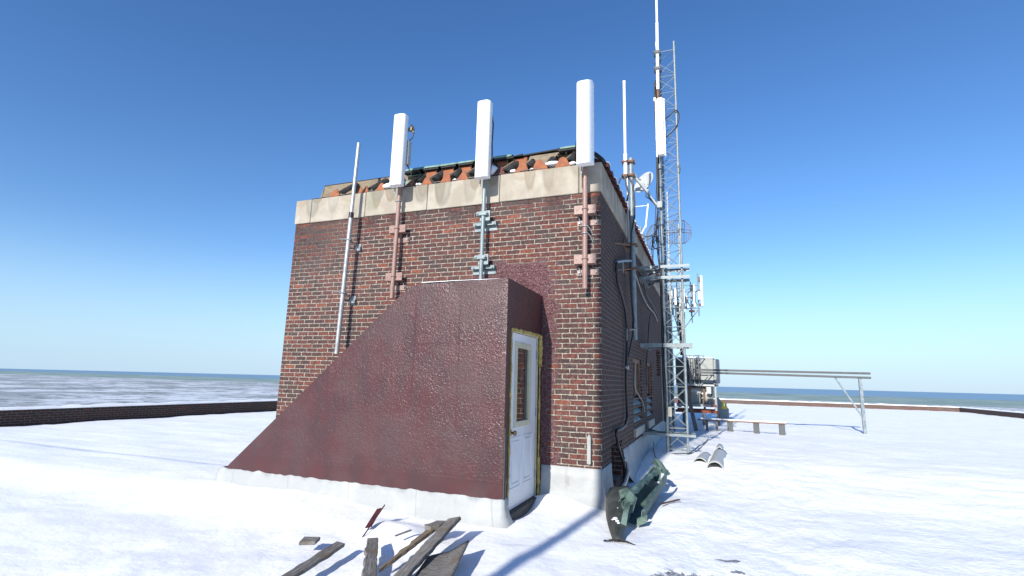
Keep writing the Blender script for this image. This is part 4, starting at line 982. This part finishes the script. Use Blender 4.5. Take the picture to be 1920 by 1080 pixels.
for x in (.3, 1.0, 1.48): mb.box(x, x+.1, UY-.1, UY+.0, .0, .52)
mb.build('stub_post', 'unit_dark', t)
t = thing('steel_beam', (3.1, 13.2, 0), 'long horizontal twin steel beam crossing in front of the cooling unit to the right', 'beam')
mb = MB(); mb.bar((.55, 13.2, 2.08), (6.2, 13.2, 2.04), .08, .07); mb.bar((.55, 13.2, 2.02-.03), (6.2, 13.2, 1.90), .12, .07); mb.build('rail', 'unit_dark', t)
mb = MB()
for x in (5.9,): mb.bar((x, 13.2, 0), (x, 13.2, 1.93), .09, .09); mb.bar((x, 13.2, .6), (x-.7, 13.2, 1.9), .05, .05)
mb.build('post', 'tower_steel', t)
mb = MB(); mb.bar((.60, 11.2, 1.36), (.86, 10.8, .05), .12, .05, (0, 1, 0))
tag(mb.build('leaning_plank', 'grey_wood', None, (.86, 10.8, 0), bevel=.004), 'long grey plank leaning in front of the cooling unit, foot in the snow', 'plank')
t = thing('pipe_rack', (1.6, 11, 0), 'low rail on short dark posts with snow lying on top, right of the tower', 'rack')
mb = MB(); mb.box(.90, 3.4, 10.95, 11.12, .43, .47); mb.build('rail', 'rusty_steel', t)
for x in (1.13, 1.42, 1.76, 2.5, 3.2):
    mb = MB(); mb.box(x, x+(.07 if x < 1.7 else .16), 10.98, 11.08, -.05, .428); mb.build('post', 'unit_dark', t)
fn, nu = sn((.92, 11.03, .47), (3.4, 11.03, .47), .16, .05, 8); mb = MB(); mb.grid(fn, nu*2, 6); mb.build('snow_cap', 'snow', t)
mb = MB(); mb.cyl((1.76, 16.4, .62), (1.76, 16.4, .90), .05, 12); mb.cyl((1.87, 16.4, .62), (1.87, 16.4, .84), .04, 12); mb.box(1.70, 1.93, 16.34, 16.46, .60, .70)
tag(mb.build('valve', 'yellow_paint', None, (1.8, 16.4, .6)), 'small bright yellow fitting right of the cooling unit', 'fitting')
mb = MB(); mb.prism([(1.52, 16.9, 0), (2.0, 16.9, 0), (2.0, 16.9, .60), (1.78, 16.9, .68), (1.68, 16.9, .95), (1.60, 16.9, 1.05), (1.52, 16.9, .95)], (0, 0, 0), (0, .8, 0))
tag(mb.build('duct_hood', 'tower_steel', None, (1.7, 17, 0), bevel=.02), 'sloping blue grey metal hood beyond the yellow fitting', 'hood')

# ------------------------------------------------------------ things lying in the snow, right side
def half_round(a, b, r, label):
    a = Vector(a); b = Vector(b); d = (b-a).normalized(); s_ = d.cross(Vector((0, 0, 1))).normalized(); up = s_.cross(d); L = (b-a).length
    mb = MB(); mb.grid(lambda u, v: a+d*(L*v)+(s_*math.cos(math.pi*u)+up*math.sin(math.pi*u))*(r*(1+.03*nz(u*3, v*4, L))), 16, 10)
    return tag(mb.build('gutter_piece', 'dish_grey', None, tuple(a), solid=.010), label, 'gutter', 'half round gutters in the snow')
half_round((1.09, 3.30, .13), (1.18, 4.25, .13), .12, 'shorter pale half round gutter, left of the pair upside down in the snow')
half_round((1.33, 2.95, .12), (1.45, 4.8, .14), .13, 'longer pale half round gutter, right of the pair upside down in the snow')
mb = MB(); mb.grid(lambda u, v: Vector((1.36+.16*u+.02*v, 5.2+.5*v, .16+.10*math.sin(math.pi*u)+.02*v)), 8, 3)
tag(mb.build('gutter_piece', 'dish_grey', None, (1.45, 5.4, .2), solid=.01), 'short pale gutter offcut beyond the longer half round gutter', 'gutter', 'half round gutters in the snow')
wire([(.55, 4.05, .20), (.75, 3.95, .23), (.95, 4.3, .22), (1.10, 5.6, .22), (1.22, 7.4, .22)], .009, 'black_rubber', 'cable', 'thin dark cable lying on the snow from the tower foot to the right')
wire([(.12, 5.2, .28), (.16, 4.6, .22), (.24, 4.0, .22), (.30, 3.5, .21), (.38, 3.2, .17)], .008, 'black_rubber', 'cable', 'short thin cable on the shaded snow between the wall and the tower')

# torn green copper gutter
t = thing('copper_gutter', (.45, 0, 0), 'torn verdigris copper gutter lying crumpled in the snow by the corner', 'gutter')
A = Vector((.44, -.55, .04)); B = Vector((.62, 1.0, .22)); L = (B-A).length; d = (B-A).normalized(); s_ = Vector((1, -.15, 0)).normalized()
def prof_g(u):   # trough section: inner lip, bottom, outer wall with rolled lip
    pts = [(-.10, .16), (-.095, .02), (-.05, -.05), (.03, -.07), (.09, -.03), (.10, .10), (.115, .125), (.13, .10)]
    k = u*(len(pts)-1); i = min(int(k), len(pts)-2); f = k-i
    return pts[i][0]*(1-f)+pts[i+1][0]*f, pts[i][1]*(1-f)+pts[i+1][1]*f
def gp(u, v):
    a, b = prof_g(u); j = 1+.07*nz(v*5, u*2, 3); p = A+d*(L*v)
    b += .018*nz(v*11, u*3, 8)*(1 if u > .6 or u < .2 else .2)
    return p+s_*(a*j*(1.1-.25*v))+Vector((0, 0, b*(.9+.2*v)))
mb = MB(); mb.grid(gp, 28, 40, False); mb.build('trough', 'green_sheet', t, solid=.007)
mb = MB()
mb.grid(lambda u, v: Vector((.29+.10*u+.20*v, -.55+.1*u+1.4*v, .20+.10*v+.05*math.sin(3.1*u)+.04*nz(u*3, v*9, 1))), 4, 24, False)
mb.build('inner_flange', 'green_sheet', t, solid=.006)
mb = MB()
mb.add([(.26, -.30, .27), (.36, -.38, .33), (.50, -.55, .26), (.47, -.72, .14), (.35, -.62, .10), (.33, -.75, .02), (.42, -.9, .13), (.30, -.45, .17)], [(0, 1, 7), (1, 2, 7), (2, 3, 4, 7), ])
mb.add([(.40, -.88, .19), (.455, -.90, .20), (.43, -1.02, -.02), (.36, -1.05, -.04)], [(0, 1, 2, 3)])
mb.add([(.40, -.70, .23), (.455, -.72, .25), (.455, -.92, .19), (.40, -.9, .18)], [(0, 1, 2, 3)])
mb.build('torn_flap', 'green_sheet', t, solid=.008)
mb = MB()
mb.grid(lambda u, v: Vector((.66-.14*u+.07*math.sin(5*v), 1.2+.25*v, .25+.22*u*(1-.4*v)+.03*nz(u*5, v*5))), 5, 6, False)
mb.grid(lambda u, v: Vector((.46+.16*u, .95+.2*v, .20+.16*v+.05*nz(u*5, v*5, 4))), 5, 5, False)
mb.grid(lambda u, v: Vector((.50+.11*u, -.62+.1*v-.0, -.02+.07*math.sin(math.pi*v)+.05*u)), 6, 6, False)
mb.build('scrap_end', 'green_sheet', t, solid=.007)
dk = MB()
OUT = [(.125, .06), (.38, .10), (.41, -.35), (.40, -.75), (.44, -1.05), (.47, -1.22), (.41, -1.25), (.33, -1.10), (.24, -.85), (.18, -.45)]
def sheet(u, v):     # v along length towards the camera, u across
    y = .12-1.50*v
    xl = .07+.06*v+.25*v*v; xr = .42+.03*v
    if v > .78: q = (v-.78)/.22; xl += .0*q; xr += .02*q
    x = xl+(xr-xl)*u
    return Vector((x, y, .19*(1-v)**1.3+.045*math.sin(math.pi*u)*(1-.5*v)+.012*nz(u*4, v*9, 6)+.015))
dk.grid(sheet, 10, 40); dko = dk.build('dark_sheet', 'dark_sheet', t, solid=.008)
mb = MB(); mb.grid(lambda u, v: Vector((.29+.30*u, -1.43+.08*v*math.sin(math.pi*u), .015+.035*math.sin(math.pi*u)*(1-v)+.012*nz(u*11, v*2))), 20, 3, False); mb.build('curled_foot', 'near_black', t, solid=.008)
mb = MB()
for (x, y, z, r) in ((.31, -.88, .10, .028), (.34, -.93, .09, .022), (.36, -.97, .082, .018), (.29, -.92, .095, .014), (.29, -.60, .145, .008)):
    mb.grid(lambda u, v: Vector((x+r*math.cos(6.283*u)*math.cos(math.pi*(v-.5)), y+r*1.6*math.sin(6.283*u)*math.cos(math.pi*(v-.5)), z+.35*r*math.sin(math.pi*(v-.5)))), 10, 5)
mb.build('snow_patch', 'snow', t)
mb = MB(); mb.box(-.012, .012, -.20, .20, -.005, .008, Matrix.Translation((.79, .35, hz(.79, .35)+.02)) @ Matrix.Rotation(-.5, 4, 'Z'))
tag(mb.build('metal_strip', 'red_strip', None, (.79, .35, .03)), 'narrow dark strip lying in the snow right of the green gutter', 'strip')

# ------------------------------------------------------------ timber in the snow, left foreground
def plank(a, b, w_, th, mat, label, name='plank', roll=0, ragged=.012, taper=1., group='weathered boards in the snow'):
    a = Vector(a); b = Vector(b); L = (b-a).length; d = (b-a).normalized(); s_ = d.cross(Vector((0, 0, 1))).normalized(); up = s_.cross(d)
    M_ = Matrix((d, s_, up)).transposed().to_4x4()@Matrix.Rotation(roll, 4, 'X'); M_.translation = a
    n_ = max(6, int(L/.05)); sd = random.random()*50
    vs = []
    for i in range(n_+1):
        x = L*i/n_; tw = w_*(1+(taper-1)*i/n_)
        l = -tw/2+ragged*nz(x*9, 1, sd); r = tw/2+ragged*nz(x*9, 2, sd)
        if i in (0, n_): x += ragged*random.uniform(-1, 1)
        for (q, e) in ((l, 0), (r, 0), (r, 1), (l, 1)):
            xx = x+(random.uniform(-1, 1)*ragged*1.5 if i in (0, n_) else 0)
            vs.append((xx, q, (e-.5)*th))
    fs = [(4*i+k, 4*i+(k+1) % 4, 4*i+4+(k+1) % 4, 4*i+4+k) for i in range(n_) for k in range(4)]
    mb = MB(); mb.add(vs, fs+[(3, 2, 1, 0), (4*n_, 4*n_+1, 4*n_+2, 4*n_+3)])
    o = mb.build(name, mat, None, bevel=.004); o.matrix_world = M_
    return tag(o, label, 'plank', group)
plank((-1.02, -2.03, .20), (-.78, -3.75, .02), .125, .035, 'grey_wood', 'longest grey plank propped up out of the snow, pointing at the door', roll=-.25)
plank((-1.19, -2.07, .13), (-1.13, -3.02, .05), .12, .03, 'brown_wood', 'brown splintered board tapering to a point, left of the longest plank', roll=-.3, ragged=.03, taper=.25)
mb = MB(); mb.prism([(-1.235, -2.00, .115), (-1.12, -1.98, .12), (-1.10, -2.18, .13), (-1.16, -2.25, .125), (-1.26, -2.18, .11)], (0, 0, 0), (.005, 0, .045))
tag(mb.build('wood_block', 'grey_wood', None, (-1.18, -2.1, .1), bevel=.006), 'knotty wood block lying on the head of the brown splintered board', 'wood block')
plank((-1.55, -2.58, .09), (-1.02, -3.35, .05), .10, .035, 'grey_wood', 'short grey board with a ragged left edge, end on to the camera in the foreground', roll=.1, ragged=.018)
plank((-1.735, -2.76, .085), (-1.50, -4.2, .05), .085, .03, 'grey_wood', 'grey board with a slanting broken end at the lower left of the snow', roll=.15, ragged=.012)
mb = MB(); mb.prism([(-2.17, -2.74, .055), (-2.02, -2.70, .06), (-1.99, -2.80, .05), (-2.12, -2.86, .045)], (0, 0, 0), (0, 0, .03))
tag(mb.build('wood_block', 'grey_wood', None, (-2.08, -2.78, .05), bevel=.004), 'small weathered wood block alone in the snow at the far left', 'wood block')
# warped board standing on edge
mb = MB()
def wb(u, v):
    a = Vector((-.685, -2.40, .135)); b = Vector((-.33, -3.65, .07)); c = Vector((-.93, -2.68, .05)); dd = Vector((-.62, -3.7, .03))
    p = (a*(1-v)+b*v)*(1-u)+(c*(1-v)+dd*v)*u
    return p+Vector((0, 0, .01-.02*math.sin(math.pi*min(1, u*1.1))+.01*nz(u*3, v*5)))
mb.grid(wb, 10, 14)
tag(mb.build('warped_board', 'grey_wood', None, (-.7, -3.0, .05), solid=.014), 'dark warped sheet of wood curling up on its edge at the bottom of the picture', 'board')
mb = MB(); mb.prism([(-1.975, -1.93, .17), (-1.94, -1.92, .18), (-1.905, -2.13, .05), (-1.945, -2.16, .04)], (0, 0, 0), (.015, .01, .0)); mb.bar((-1.915, -1.88, .205), (-1.90, -2.25, -.02), .008, .012)
tag(mb.build('metal_strip', 'red_strip', None, (-1.93, -2.05, .1)), 'dark red bent metal strip standing up out of the snow in front of the enclosure', 'strip')
for k, (a, b) in enumerate((((-1.42, -2.42, .10), (-1.34, -2.28, .125)), ((-1.36, -2.0, .10), (-1.28, -1.93, .11)))):
    mb = MB(); mb.bar(a, b, .018, .012)
    tag(mb.build('wood_splinter', 'grey_wood', None, a), ['thin splinter of wood half buried left of the brown board', 'thin splinter sticking out of the snow mound above the wood block'][k], 'splinter')
# tall flagpole behind the camera whose shadow crosses the snow
t = thing('steel_mast', (-1.30, -11.6, 0), 'tall plain steel mast standing behind the viewer on the roof', 'mast')
mb = MB(); mb.tube([(-1.30, -11.6, -.1), (-1.30, -11.6, 4), (-1.30, -11.6, 11.5)], [.085, .075, .055], 16); mb.build('pole', 'tower_steel', t)
mb = MB(); mb.cyl((-1.30, -11.6, -.1), (-1.30, -11.6, .05), .2, 16); mb.build('base', 'tower_steel', t)
for o in bpy.data.objects:
    if '_o' in o: del o['_o']
